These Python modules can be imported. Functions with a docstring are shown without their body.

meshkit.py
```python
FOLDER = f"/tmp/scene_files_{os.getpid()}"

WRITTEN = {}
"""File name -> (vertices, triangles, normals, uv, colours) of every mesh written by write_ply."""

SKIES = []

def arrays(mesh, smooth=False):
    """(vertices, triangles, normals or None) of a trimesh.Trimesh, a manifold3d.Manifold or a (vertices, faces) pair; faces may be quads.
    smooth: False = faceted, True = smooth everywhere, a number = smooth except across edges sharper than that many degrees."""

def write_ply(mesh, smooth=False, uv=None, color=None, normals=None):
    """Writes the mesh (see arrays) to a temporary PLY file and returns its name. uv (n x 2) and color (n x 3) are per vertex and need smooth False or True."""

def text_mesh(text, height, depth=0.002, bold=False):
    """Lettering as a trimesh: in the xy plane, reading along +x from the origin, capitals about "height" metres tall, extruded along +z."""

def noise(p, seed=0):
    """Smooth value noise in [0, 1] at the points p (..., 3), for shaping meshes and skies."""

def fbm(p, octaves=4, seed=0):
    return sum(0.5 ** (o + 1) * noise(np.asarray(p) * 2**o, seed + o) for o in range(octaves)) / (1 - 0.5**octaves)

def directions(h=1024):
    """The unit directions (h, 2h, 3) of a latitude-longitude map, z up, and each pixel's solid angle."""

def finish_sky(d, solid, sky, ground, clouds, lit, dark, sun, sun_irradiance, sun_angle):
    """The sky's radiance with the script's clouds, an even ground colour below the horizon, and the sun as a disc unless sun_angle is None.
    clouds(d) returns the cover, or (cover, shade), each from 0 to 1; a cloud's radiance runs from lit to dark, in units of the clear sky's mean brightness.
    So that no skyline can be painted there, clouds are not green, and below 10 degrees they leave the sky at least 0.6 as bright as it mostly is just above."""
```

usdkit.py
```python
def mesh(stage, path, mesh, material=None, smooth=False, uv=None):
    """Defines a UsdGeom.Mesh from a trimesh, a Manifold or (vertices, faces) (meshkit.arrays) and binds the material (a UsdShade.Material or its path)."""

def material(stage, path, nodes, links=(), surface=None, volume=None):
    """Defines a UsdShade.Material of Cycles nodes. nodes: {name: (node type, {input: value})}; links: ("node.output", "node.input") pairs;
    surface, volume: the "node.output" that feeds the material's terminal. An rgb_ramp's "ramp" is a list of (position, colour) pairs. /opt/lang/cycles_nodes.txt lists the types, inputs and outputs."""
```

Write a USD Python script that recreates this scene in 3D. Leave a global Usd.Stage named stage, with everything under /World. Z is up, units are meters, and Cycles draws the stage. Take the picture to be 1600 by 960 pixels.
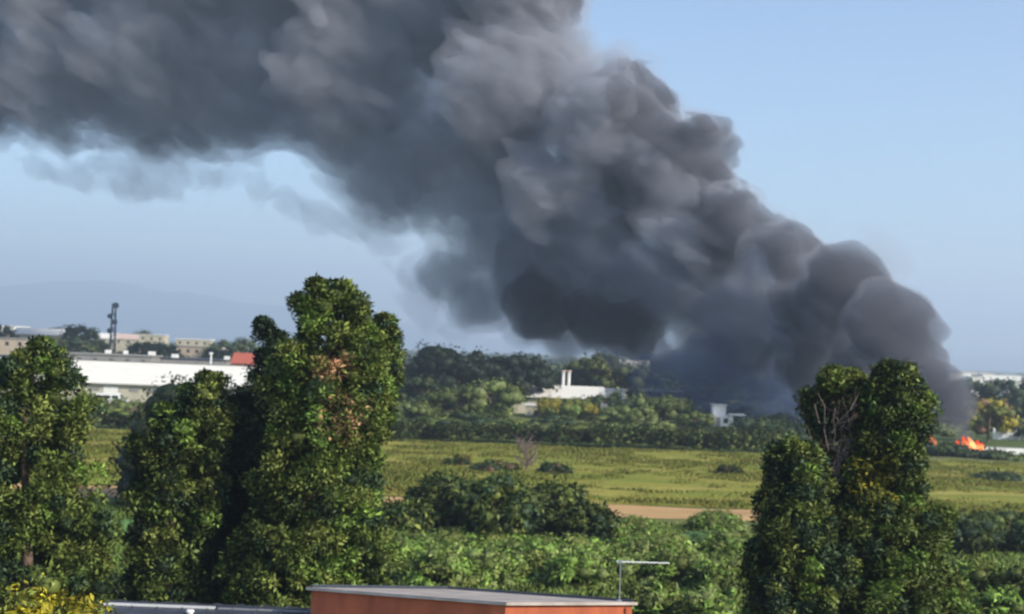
import math
import numpy as np
import trimesh
from scipy import ndimage
import meshkit
import usdkit
from pxr import Gf, Sdf, Usd, UsdGeom, UsdLux, UsdShade, Vt

stage = Usd.Stage.CreateInMemory()
UsdGeom.SetStageUpAxis(stage, "Z")
UsdGeom.SetStageMetersPerUnit(stage, 1.0)
UsdGeom.Xform.Define(stage, "/World")
UsdGeom.Scope.Define(stage, "/World/Looks")
PI = math.pi

# ------------------------------------------------------------------ camera
EYE = np.array([0.0, 0.0, 15.0])
HFOV, PITCH, ROLL = 40.0, 1.77, 2.15
FPX = 800 / math.tan(math.radians(HFOV / 2))
_p, _r = math.radians(PITCH), math.radians(ROLL)
FWD = np.array([0, math.cos(_p), math.sin(_p)])
_up0 = np.array([0, -math.sin(_p), math.cos(_p)])
_rt0 = np.array([1.0, 0, 0])
RGT = _rt0 * math.cos(_r) + _up0 * math.sin(_r)
UPV = _up0 * math.cos(_r) - _rt0 * math.sin(_r)
cam = UsdGeom.Camera.Define(stage, "/World/camera")
cam.CreateHorizontalApertureAttr(36.0)
cam.CreateFocalLengthAttr(18.0 / math.tan(math.radians(HFOV / 2)))
cam.CreateClippingRangeAttr((0.1, 60000.0))
m4 = np.eye(4)
m4[0, :3], m4[1, :3], m4[2, :3], m4[3, :3] = RGT, UPV, -FWD, EYE
cam.AddTransformOp().Set(Gf.Matrix4d(m4.tolist()))
cam.CreateExposureAttr(0.42)
cam.CreateFStopAttr(2.0)
cam.CreateFocusDistanceAttr(12.0)

# ------------------------------------------------------------------ sky and sun
SUN_DIR = np.array([0.80, -0.56, 0.0])
SUN_EL = math.radians(32)
_az = math.atan2(SUN_DIR[0], SUN_DIR[1])
SUN = np.array([math.sin(_az) * math.cos(SUN_EL), math.cos(_az) * math.cos(SUN_EL), math.sin(SUN_EL)])
usdkit.material(stage, "/World/Looks/sky_look", {
    "s": ("sky_texture", {"sky_type": "single_scattering", "sun_disc": False, "sun_elevation": SUN_EL, "sun_rotation": _az,
                          "altitude": 100.0, "air_density": 1.0, "aerosol_density": 1.4, "ozone_density": 3.5}),
    "b": ("background_shader", {"strength": 0.147})}, [("s.color", "b.color")], surface="b.background")
dome = UsdLux.DomeLight.Define(stage, "/World/sky")
UsdShade.MaterialBindingAPI.Apply(dome.GetPrim()).Bind(UsdShade.Material.Get(stage, "/World/Looks/sky_look"))
sun = UsdLux.DistantLight.Define(stage, "/World/sun")
sun.CreateIntensityAttr(1.25)
sun.CreateAngleAttr(0.5)
sun.CreateNormalizeAttr(True)
sun.CreateColorAttr(Gf.Vec3f(1.0, 0.925, 0.81))
_z = SUN
_x = np.cross([0, 0, 1.0], _z); _x /= np.linalg.norm(_x)
_y = np.cross(_z, _x)
m4 = np.eye(4); m4[0, :3], m4[1, :3], m4[2, :3] = _x, _y, _z
sun.AddTransformOp().Set(Gf.Matrix4d(m4.tolist()))


# ------------------------------------------------------------------ surveying helpers (photo bearing -> place in the world)
def ray(px, py):
    d = FWD * FPX + RGT * (px - 800) + UPV * (480 - py)
    return d / d[1]


def at(px, py, dist):
    return EYE + ray(px, py) * dist


def ground_at(px, py, z=0.0):
    d = ray(px, py)
    return EYE + d * ((z - EYE[2]) / d[2])


# ------------------------------------------------------------------ naming helpers
used = {}


def path_for(name, parent):
    base = (str(parent.GetPath()) if parent else "/World") + "/" + name
    n = used.get(base, 0)
    used[base] = n + 1
    return base if n == 0 else f"{base}_{n:03d}"


def tag(p, label=None, cat=None, group=None, kind=None):
    p = p.GetPrim() if hasattr(p, "GetPrim") else p
    for k, v in (("label", label), ("category", cat), ("group", group), ("kind", kind)):
        if v:
            p.SetCustomDataByKey(k, v)
    return p


def thing(name, loc, label, cat, group=None, rotz=0.0, scale=None):
    x = UsdGeom.Xform.Define(stage, path_for(name, None))
    x.AddTranslateOp().Set(Gf.Vec3d(*map(float, loc)))
    x.AddRotateZOp().Set(float(rotz))
    if scale is not None:
        x.AddScaleOp().Set(Gf.Vec3f(*map(float, scale)))
    return tag(x, label, cat, group)


def copy_of(src, loc, label, cat, group=None, rotz=0.0, scale=None):
    x = thing(src.GetName().rstrip("0123456789").rstrip("_"), loc, label, cat, group, rotz, scale)
    x.GetReferences().AddInternalReference(src.GetPath())
    x.SetInstanceable(True)
    return x


def obj(name, mesh, mat, parent=None, smooth=False, color=None, normals=None):
    p = path_for(name, parent)
    m = usdkit.mesh(stage, p, mesh, MAT[mat] if isinstance(mat, str) else mat, smooth=smooth)
    if normals is not None:
        m.CreateNormalsAttr(Vt.Vec3fArray.FromNumpy(np.asarray(normals, np.float32)))
        m.SetNormalsInterpolation("vertex")
    if color is not None:
        UsdGeom.PrimvarsAPI(m).CreatePrimvar("leaf_color", Sdf.ValueTypeNames.Color3fArray, "vertex").Set(Vt.Vec3fArray.FromNumpy(np.asarray(color, np.float32)))
    return m.GetPrim()


class MB:
    """Collects simple solids into one mesh."""

    def __init__(self):
        self.p = []

    def box(self, c, s, rz=0.0):
        b = trimesh.creation.box(s)
        if rz:
            b.apply_transform(trimesh.transformations.rotation_matrix(rz, [0, 0, 1]))
        b.apply_translation(c)
        self.p.append(b)
        return self

    def tube(self, pts, rad, sides=6):
        pts = np.asarray(pts, float)
        rad = np.broadcast_to(rad, (len(pts),))
        t = np.gradient(pts, axis=0)
        t /= np.linalg.norm(t, axis=1, keepdims=True) + 1e-9
        a = np.cross(t, np.where(np.abs(t[:, 2:]) < 0.9, [0, 0, 1.0], [1.0, 0, 0]))
        a /= np.linalg.norm(a, axis=1, keepdims=True) + 1e-9
        b = np.cross(t, a)
        ang = np.arange(sides) * 2 * PI / sides
        v = (pts[:, None] + rad[:, None, None] * (np.cos(ang)[None, :, None] * a[:, None] + np.sin(ang)[None, :, None] * b[:, None])).reshape(-1, 3)
        f = []
        for i in range(len(pts) - 1):
            for j in range(sides):
                k = (j + 1) % sides
                f += [[i * sides + j, i * sides + k, (i + 1) * sides + k], [i * sides + j, (i + 1) * sides + k, (i + 1) * sides + j]]
        n = (len(pts) - 1) * sides
        f += [[0, j + 1, j] for j in range(1, sides - 1)] + [[n, n + j, n + j + 1] for j in range(1, sides - 1)]
        self.p.append(trimesh.Trimesh(v, f, process=False))
        return self

    def poly(self, v, f):
        tri = []
        for q in f:
            tri += [[q[0], q[k], q[k + 1]] for k in range(1, len(q) - 1)]
        self.p.append(trimesh.Trimesh(np.asarray(v, float), tri, process=False))
        return self

    def add(self, m):
        self.p.append(m)
        return self

    def build(self, name, mat, parent=None, smooth=False):
        return obj(name, trimesh.util.concatenate(self.p), mat, parent, smooth)


# ------------------------------------------------------------------ materials
MAT = {}


def rough_mat(name, c, rough=0.8, var=0.25, scale=0.6, spec=0.3, bump=0.0, bump_scale=8.0, c2=None, metal=0.0, stretch=(1, 1, 1)):
    """Weathered plain surface: the colour wanders between two tones by noise."""
    c = np.asarray(c, float)
    c2 = np.asarray(c2, float) if c2 is not None else c * (1 - var)
    nodes = {"g": ("geometry", {}), "m": ("mapping", {"mapping_type": "point", "scale": stretch}), "n": ("noise_texture", {"scale": scale, "detail": 5.0, "roughness": 0.6}),
             "r": ("rgb_ramp", {"ramp": [(0.3, tuple(c2)), (0.7, tuple(c))]}),
             "p": ("principled_bsdf", {"roughness": rough, "specular_ior_level": spec, "metallic": metal})}
    links = [("g.position", "m.vector"), ("m.vector", "n.vector"), ("n.fac", "r.fac"), ("r.color", "p.base_color")]
    if bump:
        nodes["n2"] = ("noise_texture", {"scale": bump_scale, "detail": 4.0})
        nodes["b"] = ("bump", {"strength": bump, "distance": 0.1})
        links += [("g.position", "n2.vector"), ("n2.fac", "b.height"), ("b.normal", "p.normal")]
    MAT[name] = usdkit.material(stage, f"/World/Looks/{name}", nodes, links, surface="p.BSDF")


def leaf_mat(name, gain=1.0):
    MAT[name] = usdkit.material(stage, f"/World/Looks/{name}", {
        "a": ("attribute", {"attribute": "leaf_color"}),
        "o": ("object_info", {}),
        "mr": ("map_range", {"from_min": 0.0, "from_max": 1.0, "to_min": 0.8 * gain, "to_max": 1.2 * gain}),
        "hs": ("hsv", {"hue": 0.5, "saturation": 1.0}),
        "p": ("principled_bsdf", {"roughness": 0.55, "specular_ior_level": 0.25}),
        "t": ("translucent_bsdf", {}),
        "x": ("mix_closure", {"fac": 0.22})},
        [("a.color", "hs.color"), ("o.random", "mr.value"), ("mr.result", "hs.value"), ("hs.color", "p.base_color"), ("hs.color", "t.color"),
         ("p.BSDF", "x.closure1"), ("t.BSDF", "x.closure2")], surface="x.closure")


leaf_mat("foliage", 2.1)
rough_mat("bark", (0.16, 0.11, 0.08), 0.9, 0.4, 3.0, bump=0.5)
rough_mat("dead_wood", (0.20, 0.15, 0.125), 0.9, 0.3, 3.0)
rough_mat("white_paint", (0.78, 0.77, 0.73), 0.6, 0.12, 0.5)
rough_mat("white_roof", (0.70, 0.675, 0.61), 0.55, 0.14, 0.4, stretch=(0.4, 3, 1))
rough_mat("cream_wall", (0.50, 0.46, 0.35), 0.85, 0.3, 0.4)
rough_mat("beige_wall", (0.44, 0.36, 0.27), 0.85, 0.2, 0.4)
rough_mat("pink_wall", (0.55, 0.42, 0.36), 0.85, 0.2, 0.4)
rough_mat("grey_roof", (0.28, 0.27, 0.26), 0.8, 0.3, 0.5)
rough_mat("dark_roof", (0.045, 0.05, 0.065), 0.45, 0.4, 0.8, spec=0.5)
rough_mat("red_tile", (0.42, 0.11, 0.07), 0.8, 0.3, 0.8)
rough_mat("terracotta_wall", (0.40, 0.105, 0.048), 0.85, 0.34, 1.3, bump=0.25, bump_scale=14.0, stretch=(1, 1, 0.35))
rough_mat("roof_screed", (0.44, 0.38, 0.34), 0.85, 0.45, 0.7)
rough_mat("dark_opening", (0.02, 0.02, 0.025), 0.5, 0.2, 1.0)
rough_mat("glass_dark", (0.02, 0.025, 0.03), 0.08, 0.1, 1.0, spec=0.6)
rough_mat("rubber", (0.02, 0.02, 0.02), 0.8, 0.1, 1.0)
rough_mat("steel", (0.30, 0.31, 0.33), 0.5, 0.2, 2.0, metal=0.4)
rough_mat("mast_paint", (0.10, 0.13, 0.15), 0.6, 0.2, 1.0)
rough_mat("aluminium", (0.72, 0.72, 0.70), 0.35, 0.1, 2.0, metal=0.3)
rough_mat("dirt", (0.50, 0.31, 0.13), 0.95, 0.25, 0.25, c2=(0.33, 0.20, 0.085), bump=0.4, bump_scale=1.5, stretch=(0.3, 1, 1))
rough_mat("hill", (0.07, 0.09, 0.06), 0.95, 0.4, 0.003, spec=0.1)
MAT["ground"] = usdkit.material(stage, "/World/Looks/ground", {
    "g": ("geometry", {}), "n": ("noise_texture", {"scale": 0.05, "detail": 6.0, "roughness": 0.65}),
    "m": ("mapping", {"mapping_type": "point", "scale": (0.3, 1, 1)}),
    "r": ("rgb_ramp", {"ramp": [(0.3, (0.045, 0.075, 0.02)), (0.5, (0.09, 0.12, 0.03)), (0.62, (0.15, 0.15, 0.055)), (0.8, (0.24, 0.19, 0.10))]}),
    "p": ("principled_bsdf", {"roughness": 0.95, "specular_ior_level": 0.1})},
    [("g.position", "m.vector"), ("m.vector", "n.vector"), ("n.fac", "r.fac"), ("r.color", "p.base_color")], surface="p.BSDF")
MAT["field"] = usdkit.material(stage, "/World/Looks/field", {
    "g": ("geometry", {}), "m": ("mapping", {"mapping_type": "point", "scale": (0.25, 1, 1)}),
    "n": ("noise_texture", {"scale": 0.16, "detail": 6.0, "roughness": 0.6}),
    "n2": ("noise_texture", {"scale": 2.0, "detail": 3.0}),
    "b": ("bump", {"strength": 0.6, "distance": 0.3}),
    "r": ("rgb_ramp", {"ramp": [(0.30, (0.115, 0.165, 0.022)), (0.5, (0.215, 0.21, 0.035)), (0.70, (0.36, 0.29, 0.08))]}),
    "p": ("principled_bsdf", {"roughness": 0.95, "specular_ior_level": 0.1})},
    [("g.position", "m.vector"), ("m.vector", "n.vector"), ("g.position", "n2.vector"), ("n2.fac", "b.height"), ("b.normal", "p.normal"), ("n.fac", "r.fac"), ("r.color", "p.base_color")], surface="p.BSDF")

# ------------------------------------------------------------------ land
GREEN = np.array([0.068, 0.092, 0.019])
DARK = np.array([0.026, 0.046, 0.020])
OLIVE = np.array([0.105, 0.125, 0.028])
LIME = np.array([0.120, 0.190, 0.035])
YELLOW = np.array([0.30, 0.26, 0.02])
BROWN = np.array([0.34, 0.20, 0.11])
PALE = np.array([0.145, 0.180, 0.055])
REED = np.array([0.100, 0.200, 0.060])


def grid_sheet(x0, x1, y0, y1, nx, ny, zf, edge=None):
    xs, ys = np.linspace(0, 1, nx), np.linspace(0, 1, ny)
    X, Y = np.meshgrid(xs, ys, indexing="ij")
    if edge is not None:
        lo, hi = edge(x0 + X * (x1 - x0))
        P = np.stack([x0 + X * (x1 - x0), lo + Y * (hi - lo)], -1)
    else:
        P = np.stack([x0 + X * (x1 - x0), y0 + Y * (y1 - y0)], -1)
    v = np.concatenate([P, zf(P)[..., None]], -1).reshape(-1, 3)
    i, j = np.meshgrid(np.arange(nx - 1), np.arange(ny - 1), indexing="ij")
    q = np.stack([i * ny + j, (i + 1) * ny + j, (i + 1) * ny + j + 1, i * ny + j + 1], -1).reshape(-1, 4)
    return v, q


def nz(P, s, seed):
    P = P @ np.array([[0.8, 0.6], [-0.6, 0.8]])
    return meshkit.fbm(np.concatenate([P * s, np.zeros(P.shape[:-1] + (1,))], -1), 3, seed)


g = obj("ground", grid_sheet(-10800, 10800, -400, 13700, 66, 60, lambda P: np.zeros(P.shape[:-1])), "ground", smooth=True)
tag(g, "flat green and dry plain reaching to the horizon", kind="structure")
TRACK0, TRACK1 = 131.0, 142.0
tr = obj("dirt_track", grid_sheet(-90, 90, 0, 0, 120, 8, lambda P: 0.03 + 0.0 * P[..., 0],
         edge=lambda X: (TRACK0 + 4 * nz(np.stack([X, X * 0], -1), 0.12, 5) - 2, TRACK1 - 3 * nz(np.stack([X, X * 0], -1), 0.15, 9))), "dirt", smooth=True)
tag(tr, "bare sandy dirt track along the near edge of the field", kind="structure")
FIELD1 = 222.0
fd = obj("field", grid_sheet(-130, 130, 0, 0, 200, 60, lambda P: 0.05 + 0.4 * nz(P, 0.12, 3) * np.clip((P[..., 1] - TRACK1 - 1) / 9, 0, 1),
         edge=lambda X: (TRACK1 - 2.5 + 3 * nz(np.stack([X, X * 0], -1), 0.2, 11), FIELD1 + 0 * X)), "field", smooth=True)
tag(fd, "open dry grass field with yellow green stubble", kind="structure")

# far hills
hx = np.linspace(-10500, 10500, 200)


def ridge(X, base, peaks, seed):
    h = base + 0 * X
    for c, w, a in peaks:
        h = h + a * np.exp(-((X - c) / w) ** 2)
    return h + 24 * (meshkit.fbm(np.stack([X * 0.0013, 0 * X, 0 * X], -1), 4, seed) - 0.5)


def hill_mesh(dist, depth, base, peaks, seed):
    X, T = np.meshgrid(hx, np.linspace(0, 1, 10), indexing="ij")
    Z = ridge(X, base, peaks, seed) * np.sin(T * PI / 2 * 1.0) ** 1.3 * (0.85 + 0.3 * meshkit.fbm(np.stack([X * 0.0024, T * 3, 0 * X], -1), 3, seed + 1)) - 1.0 * (T < 0.01)
    v = np.stack([X, dist + T * depth, Z], -1).reshape(-1, 3)
    ny = 10
    i, j = np.meshgrid(np.arange(len(hx) - 1), np.arange(ny - 1), indexing="ij")
    return v, np.stack([i * ny + j, (i + 1) * ny + j, (i + 1) * ny + j + 1, i * ny + j + 1], -1).reshape(-1, 4)


h = obj("hills", hill_mesh(11800, 1800, 70, [(-3500, 1500, 330), (-5400, 1800, 260), (-1500, 1200, 160), (5700, 2500, 70)], 21), "hill", smooth=True)
tag(h, "long blue hazy mountain ridge on the far horizon", kind="structure")

# ------------------------------------------------------------------ foliage builders
BROWN_SPOTS = []


def leaves(centres, radii, colours, per, size, rng, flat=0.75, up=0.25, core=True, droop=0.2, wide=1.0):
    """Leaf sprays on the shells of many small clumps: vertices, faces, normals, colours."""
    n = len(centres)
    idx = np.repeat(np.arange(n), per)
    k = len(idx)
    d = rng.normal(size=(k, 3)); d[:, 2] += up
    d /= np.linalg.norm(d, axis=1, keepdims=True)
    rr = radii[idx] * rng.uniform(0.55, 1.08, k)
    pos = centres[idx] + d * rr[:, None] * np.array([wide, wide, flat])
    out = d * 0.7 + rng.normal(size=(k, 3)) * 0.55
    out[:, 2] -= droop
    out /= np.linalg.norm(out, axis=1, keepdims=True)
    side = np.cross(out, rng.normal(size=(k, 3)) * 0.6 + [0, 0, 1.0])
    side /= np.linalg.norm(side, axis=1, keepdims=True) + 1e-9
    nrm = np.cross(side, out)
    L = size * (rng.uniform(0.55, 1.3, k) * rng.uniform(0.75, 1.25, n)[idx])[:, None]
    W = L * rng.uniform(0.10, 0.28, k)[:, None]
    bend = -nrm * L * 0.18
    v = np.stack([pos, pos + out * L * 0.5 + side * W + nrm * L * 0.08, pos + out * L + bend, pos + out * L * 0.5 - side * W + nrm * L * 0.08], 1)
    f = np.array([[0, 1, 2], [0, 2, 3]])[None] + (np.arange(k) * 4)[:, None, None]
    nn = d * 0.75 + nrm * np.sign((nrm * d).sum(1, keepdims=True) + 1e-9) * 0.5
    nn /= np.linalg.norm(nn, axis=1, keepdims=True)
    col = colours[idx] * rng.uniform(0.7, 1.3, k)[:, None]
    return v.reshape(-1, 3), f.reshape(-1, 3), np.repeat(nn, 4, 0), np.repeat(col, 4, 0)


ICO = trimesh.creation.icosphere(1)


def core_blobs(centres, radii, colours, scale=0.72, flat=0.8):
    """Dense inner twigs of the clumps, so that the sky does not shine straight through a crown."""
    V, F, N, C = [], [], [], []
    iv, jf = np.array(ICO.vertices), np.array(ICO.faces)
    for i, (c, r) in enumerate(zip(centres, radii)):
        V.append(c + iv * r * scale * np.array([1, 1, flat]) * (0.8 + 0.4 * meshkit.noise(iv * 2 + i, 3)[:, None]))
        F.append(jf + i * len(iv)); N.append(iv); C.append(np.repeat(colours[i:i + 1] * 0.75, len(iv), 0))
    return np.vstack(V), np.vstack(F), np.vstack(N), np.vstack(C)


def join(*parts):
    V, F, N, C, o = [], [], [], [], 0
    for v, f, n, c in parts:
        V.append(v); F.append(f + o); N.append(n); C.append(c); o += len(v)
    return np.vstack(V), np.vstack(F), np.vstack(N), np.vstack(C)


def put_crown(name, data, parent, spots=(), dist=0, base=None, rng=None, mat="foliage"):
    v, f, n, c = data
    k = len(v) // 4 * 4
    for sx, sy, sr, colour, share in spots:     # scorched or yellowed sprays, leaf by leaf
        q = at(sx, sy, dist)
        leaf = v[:k].reshape(-1, 4, 3)[:, 0] + base
        r2 = np.hypot(leaf[:, 0] - q[0], (leaf[:, 2] - q[2])) / (sr * dist / FPX)
        hit = (rng.uniform(size=len(leaf)) < share * np.clip(1.5 - 1.1 * r2, 0, 1) * (0.4 + 1.2 * meshkit.noise(leaf * 2.2, 5))) & (leaf[:, 1] < base[1] + 0.6)
        c[:k][np.repeat(hit, 4)] = np.repeat(colour * rng.uniform(0.6, 1.2, (hit.sum(), 1)), 4, 0)
    return obj(name, (v, f), mat, parent, color=np.clip(c, 0, 1), normals=n)


def mix_cols(palette, weights, n, rng):
    palette = np.array(palette)
    k = rng.choice(len(palette), n, p=np.array(weights) / sum(weights))
    return palette[k] * rng.uniform(0.8, 1.2, (n, 1))


def outline_tree(name, outline, dist, label, palette, weights, seed, spots=(), lump=(0.28, 0.62), per=210, n=620, size=0.215, depth=0.85, group=None, cat="tree"):
    """A tall tree: its crown's width is surveyed at a row of heights; it gets the same depth as width."""
    rng = np.random.default_rng(seed)
    n = int(n * 0.62)
    rows = []
    for py, xl, xr in outline:
        a, b = at(xl, py, dist), at(xr, py, dist)
        rows.append(((a[2] + b[2]) / 2, (a[0] + b[0]) / 2, abs(b[0] - a[0]) / 2))
    rows = np.array(rows)[::-1]
    zlo = rows[0, 0]
    zs = np.concatenate([[2.2], rows[:, 0]]); cx = np.concatenate([[rows[0, 1]], rows[:, 1]]); hw = np.concatenate([[rows[0, 2] * 0.8], rows[:, 2]])
    top = zs[-1]
    base = np.array([cx[0], dist, 0.0])
    # clumps spread over the crown's outer shell, the lowest (unseen) part thinner
    z = np.empty(0)
    while len(z) < n:
        t = rng.uniform(zs[0], top, n * 2)
        keep = rng.uniform(size=len(t)) < np.interp(t, zs, hw) / hw.max() * np.where(t < zlo - 1, 0.45, 1)
        z = np.concatenate([z, t[keep]])
    z = z[:n]
    ang = rng.uniform(0, 2 * PI, n)
    lr = rng.uniform(*lump, n)
    H = np.interp(z, zs, hw)
    bulge = 0.86 + 0.62 * (meshkit.noise(np.stack([np.cos(ang) * 2.2 + seed, np.sin(ang) * 2.2, z * 0.6], -1), seed) - 0.42)
    rad = np.maximum(H - lr * 0.8, 0.05) * bulge * np.where(rng.uniform(size=n) < 0.22, rng.uniform(0.45, 0.8, n), np.where(rng.uniform(size=n) < 0.2, rng.uniform(1.12, 1.34, n), rng.uniform(0.86, 1.10, n)))
    c = np.stack([np.interp(z, zs, cx) + np.cos(ang) * rad - base[0], np.sin(ang) * rad * depth, z], -1)
    lr = np.minimum(lr, np.maximum(0.20, H * 0.5))
    c[:, 2] = np.minimum(c[:, 2], top - lr * rng.uniform(0.75, 1.15, n))
    cols = mix_cols(palette, weights, n, rng)
    t = thing(name, base, label, cat, group)
    inner = rng.uniform(size=n) < 0.75
    core_c = c[inner] * [0.86, 0.86, 1]
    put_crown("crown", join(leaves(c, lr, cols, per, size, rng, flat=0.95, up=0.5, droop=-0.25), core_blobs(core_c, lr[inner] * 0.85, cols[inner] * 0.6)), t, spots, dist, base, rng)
    hz = np.linspace(0, top - 1.0, 9)
    mx = np.interp(hz, zs, cx) - base[0]
    w = 0.5 * MB_ratio(hw.max())
    MB().tube(np.stack([mx * np.linspace(0, 1, 9), 0 * hz, hz], -1), np.linspace(w, 0.05, 9), 10).build("trunk", "bark", t, smooth=True)
    return t


def MB_ratio(x):
    return 0.35 + 0.08 * x


def blob_tree(name, label, loc, height, width, palette, weights, seed, shape="round", cat="tree", group=None, lumps=90, per=26, size=None, trunk=True, lump=(0.16, 0.30)):
    """A free-standing tree or shrub in unit proportions: height and width in metres."""
    rng = np.random.default_rng(seed)
    n = lumps
    d = rng.normal(size=(n, 3))
    d /= np.linalg.norm(d, axis=1, keepdims=True)
    r = rng.uniform(0.55, 1.0, n) ** 0.5
    if shape == "umbrella":
        c = np.stack([d[:, 0] * r, d[:, 1] * r, 0.70 + 0.26 * np.abs(d[:, 2]) * np.sqrt(np.clip(1 - (r * 0.8) ** 2, 0, 1)) - 0.08 * rng.uniform(size=n)], -1)
        c[:, :2] *= 0.92
        lr = rng.uniform(lump[0] * 0.8, lump[1] * 0.8, n)
    elif shape == "shrub":
        c = d * r[:, None]
        c[:, 2] = np.abs(c[:, 2]) * 0.86 + 0.02
        lr = rng.uniform(*lump, n)
    elif shape == "cone":
        zz = rng.uniform(0, 1, n) ** 1.3
        ww = np.clip(1 - zz, 0, 1) ** 0.7
        a = rng.uniform(0, 2 * PI, n)
        c = np.stack([np.cos(a) * ww * 0.85, np.sin(a) * ww * 0.85, 0.12 + 0.82 * zz], -1)
        lr = rng.uniform(*lump, n) * (0.45 + 0.6 * ww)
    else:
        c = d * r[:, None]
        c[:, 2] = 0.58 + 0.36 * c[:, 2]
        lr = rng.uniform(*lump, n)
    sc = np.array([width / 2, width / 2, height])
    c = c * (1 + 0.22 * (meshkit.noise(d * 1.6 + seed, seed)[:, None] - 0.5)) * sc
    lr = lr * width / 2
    c[:, 2] = np.minimum(c[:, 2], height - lr * 0.5)
    cols = mix_cols(palette, weights, n, rng)
    t = thing(name, loc, label, cat, group)
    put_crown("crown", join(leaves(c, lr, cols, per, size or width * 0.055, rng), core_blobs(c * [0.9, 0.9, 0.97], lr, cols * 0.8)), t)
    if trunk:
        mb = MB()
        th = height * (0.75 if shape != "shrub" else 0.45)
        mb.tube([[0, 0, -0.1], [0.02 * width, 0, th * 0.5], [0, 0.01 * width, th]], [0.045 * width ** 0.8, 0.035 * width ** 0.8, 0.015 * width], 8)
        for k in range(5):
            a = rng.uniform(0, 2 * PI)
            e = np.array([math.cos(a) * width * 0.33, math.sin(a) * width * 0.33, th * rng.uniform(0.95, 1.2)])
            mb.tube([[0, 0, th * 0.55], e * [0.5, 0.5, 0.85], e], [0.02 * width, 0.014 * width, 0.006 * width], 5)
        mb.build("trunk", "bark", t, smooth=True)
    return t


def reed_clump(label, loc, height, width, palette, seed, blades=420, group=None):
    """Giant cane: upright stems with long arching leaves."""
    rng = np.random.default_rng(seed)
    V, F, N, C = [], [], [], []
    for k in range(blades):
        a, rr = rng.uniform(0, 2 * PI), width / 2 * math.sqrt(rng.uniform())
        bx, by = math.cos(a) * rr, math.sin(a) * rr
        hmax = height * (1 - 0.35 * (2 * rr / width) ** 2) * rng.uniform(0.65, 1.05)
        z0 = hmax * rng.uniform(0.25, 0.95)
        th = rng.uniform(0, 2 * PI)
        dx, dy = math.cos(th), math.sin(th)
        ln = height * rng.uniform(0.16, 0.30)
        w = height * rng.uniform(0.018, 0.036)
        p0 = np.array([bx, by, z0]); p1 = p0 + [dx * ln * 0.45, dy * ln * 0.45, ln * 0.42]; p2 = p0 + [dx * ln, dy * ln, ln * 0.10]
        s = np.array([-dy, dx, 0]) * w
        V += [p0 - s * 0.5, p0 + s * 0.5, p1 + s, p1 - s, p2]
        o = k * 5
        F += [[o, o + 1, o + 2], [o, o + 2, o + 3], [o + 3, o + 2, o + 4]]
        nn = np.array([bx / width * 1.6 + dx * 0.3, by / width * 1.6 + dy * 0.3, 0.75]); nn /= np.linalg.norm(nn)
        N += [nn] * 5
        col = palette[rng.integers(len(palette))] * rng.uniform(0.65, 1.3)
        C += [col] * 5
    t = thing("reed_clump", loc, label, "reeds", group)
    cc = np.array([[rng.uniform(-.3, .3) * width, rng.uniform(-.3, .3) * width, height * rng.uniform(.2, .6)] for _ in range(12)])
    cb = core_blobs(cc, np.full(12, width * 0.22), np.repeat(palette[:1] * 0.6, 12, 0))
    put_crown("leaves", join((np.array(V), np.array(F), np.array(N), np.array(C)), cb), t)
    mb = MB()
    for k in range(14):
        a, rr = rng.uniform(0, 2 * PI), width / 2 * math.sqrt(rng.uniform()) * 0.9
        b = np.array([math.cos(a) * rr, math.sin(a) * rr, 0])
        mb.tube([b, b * 1.05 + [0, 0, height * 0.8]], [0.03, 0.015], 4)
    tag(mb.build("canes", "foliage_cane", t), kind="stuff")
    return t


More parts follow.
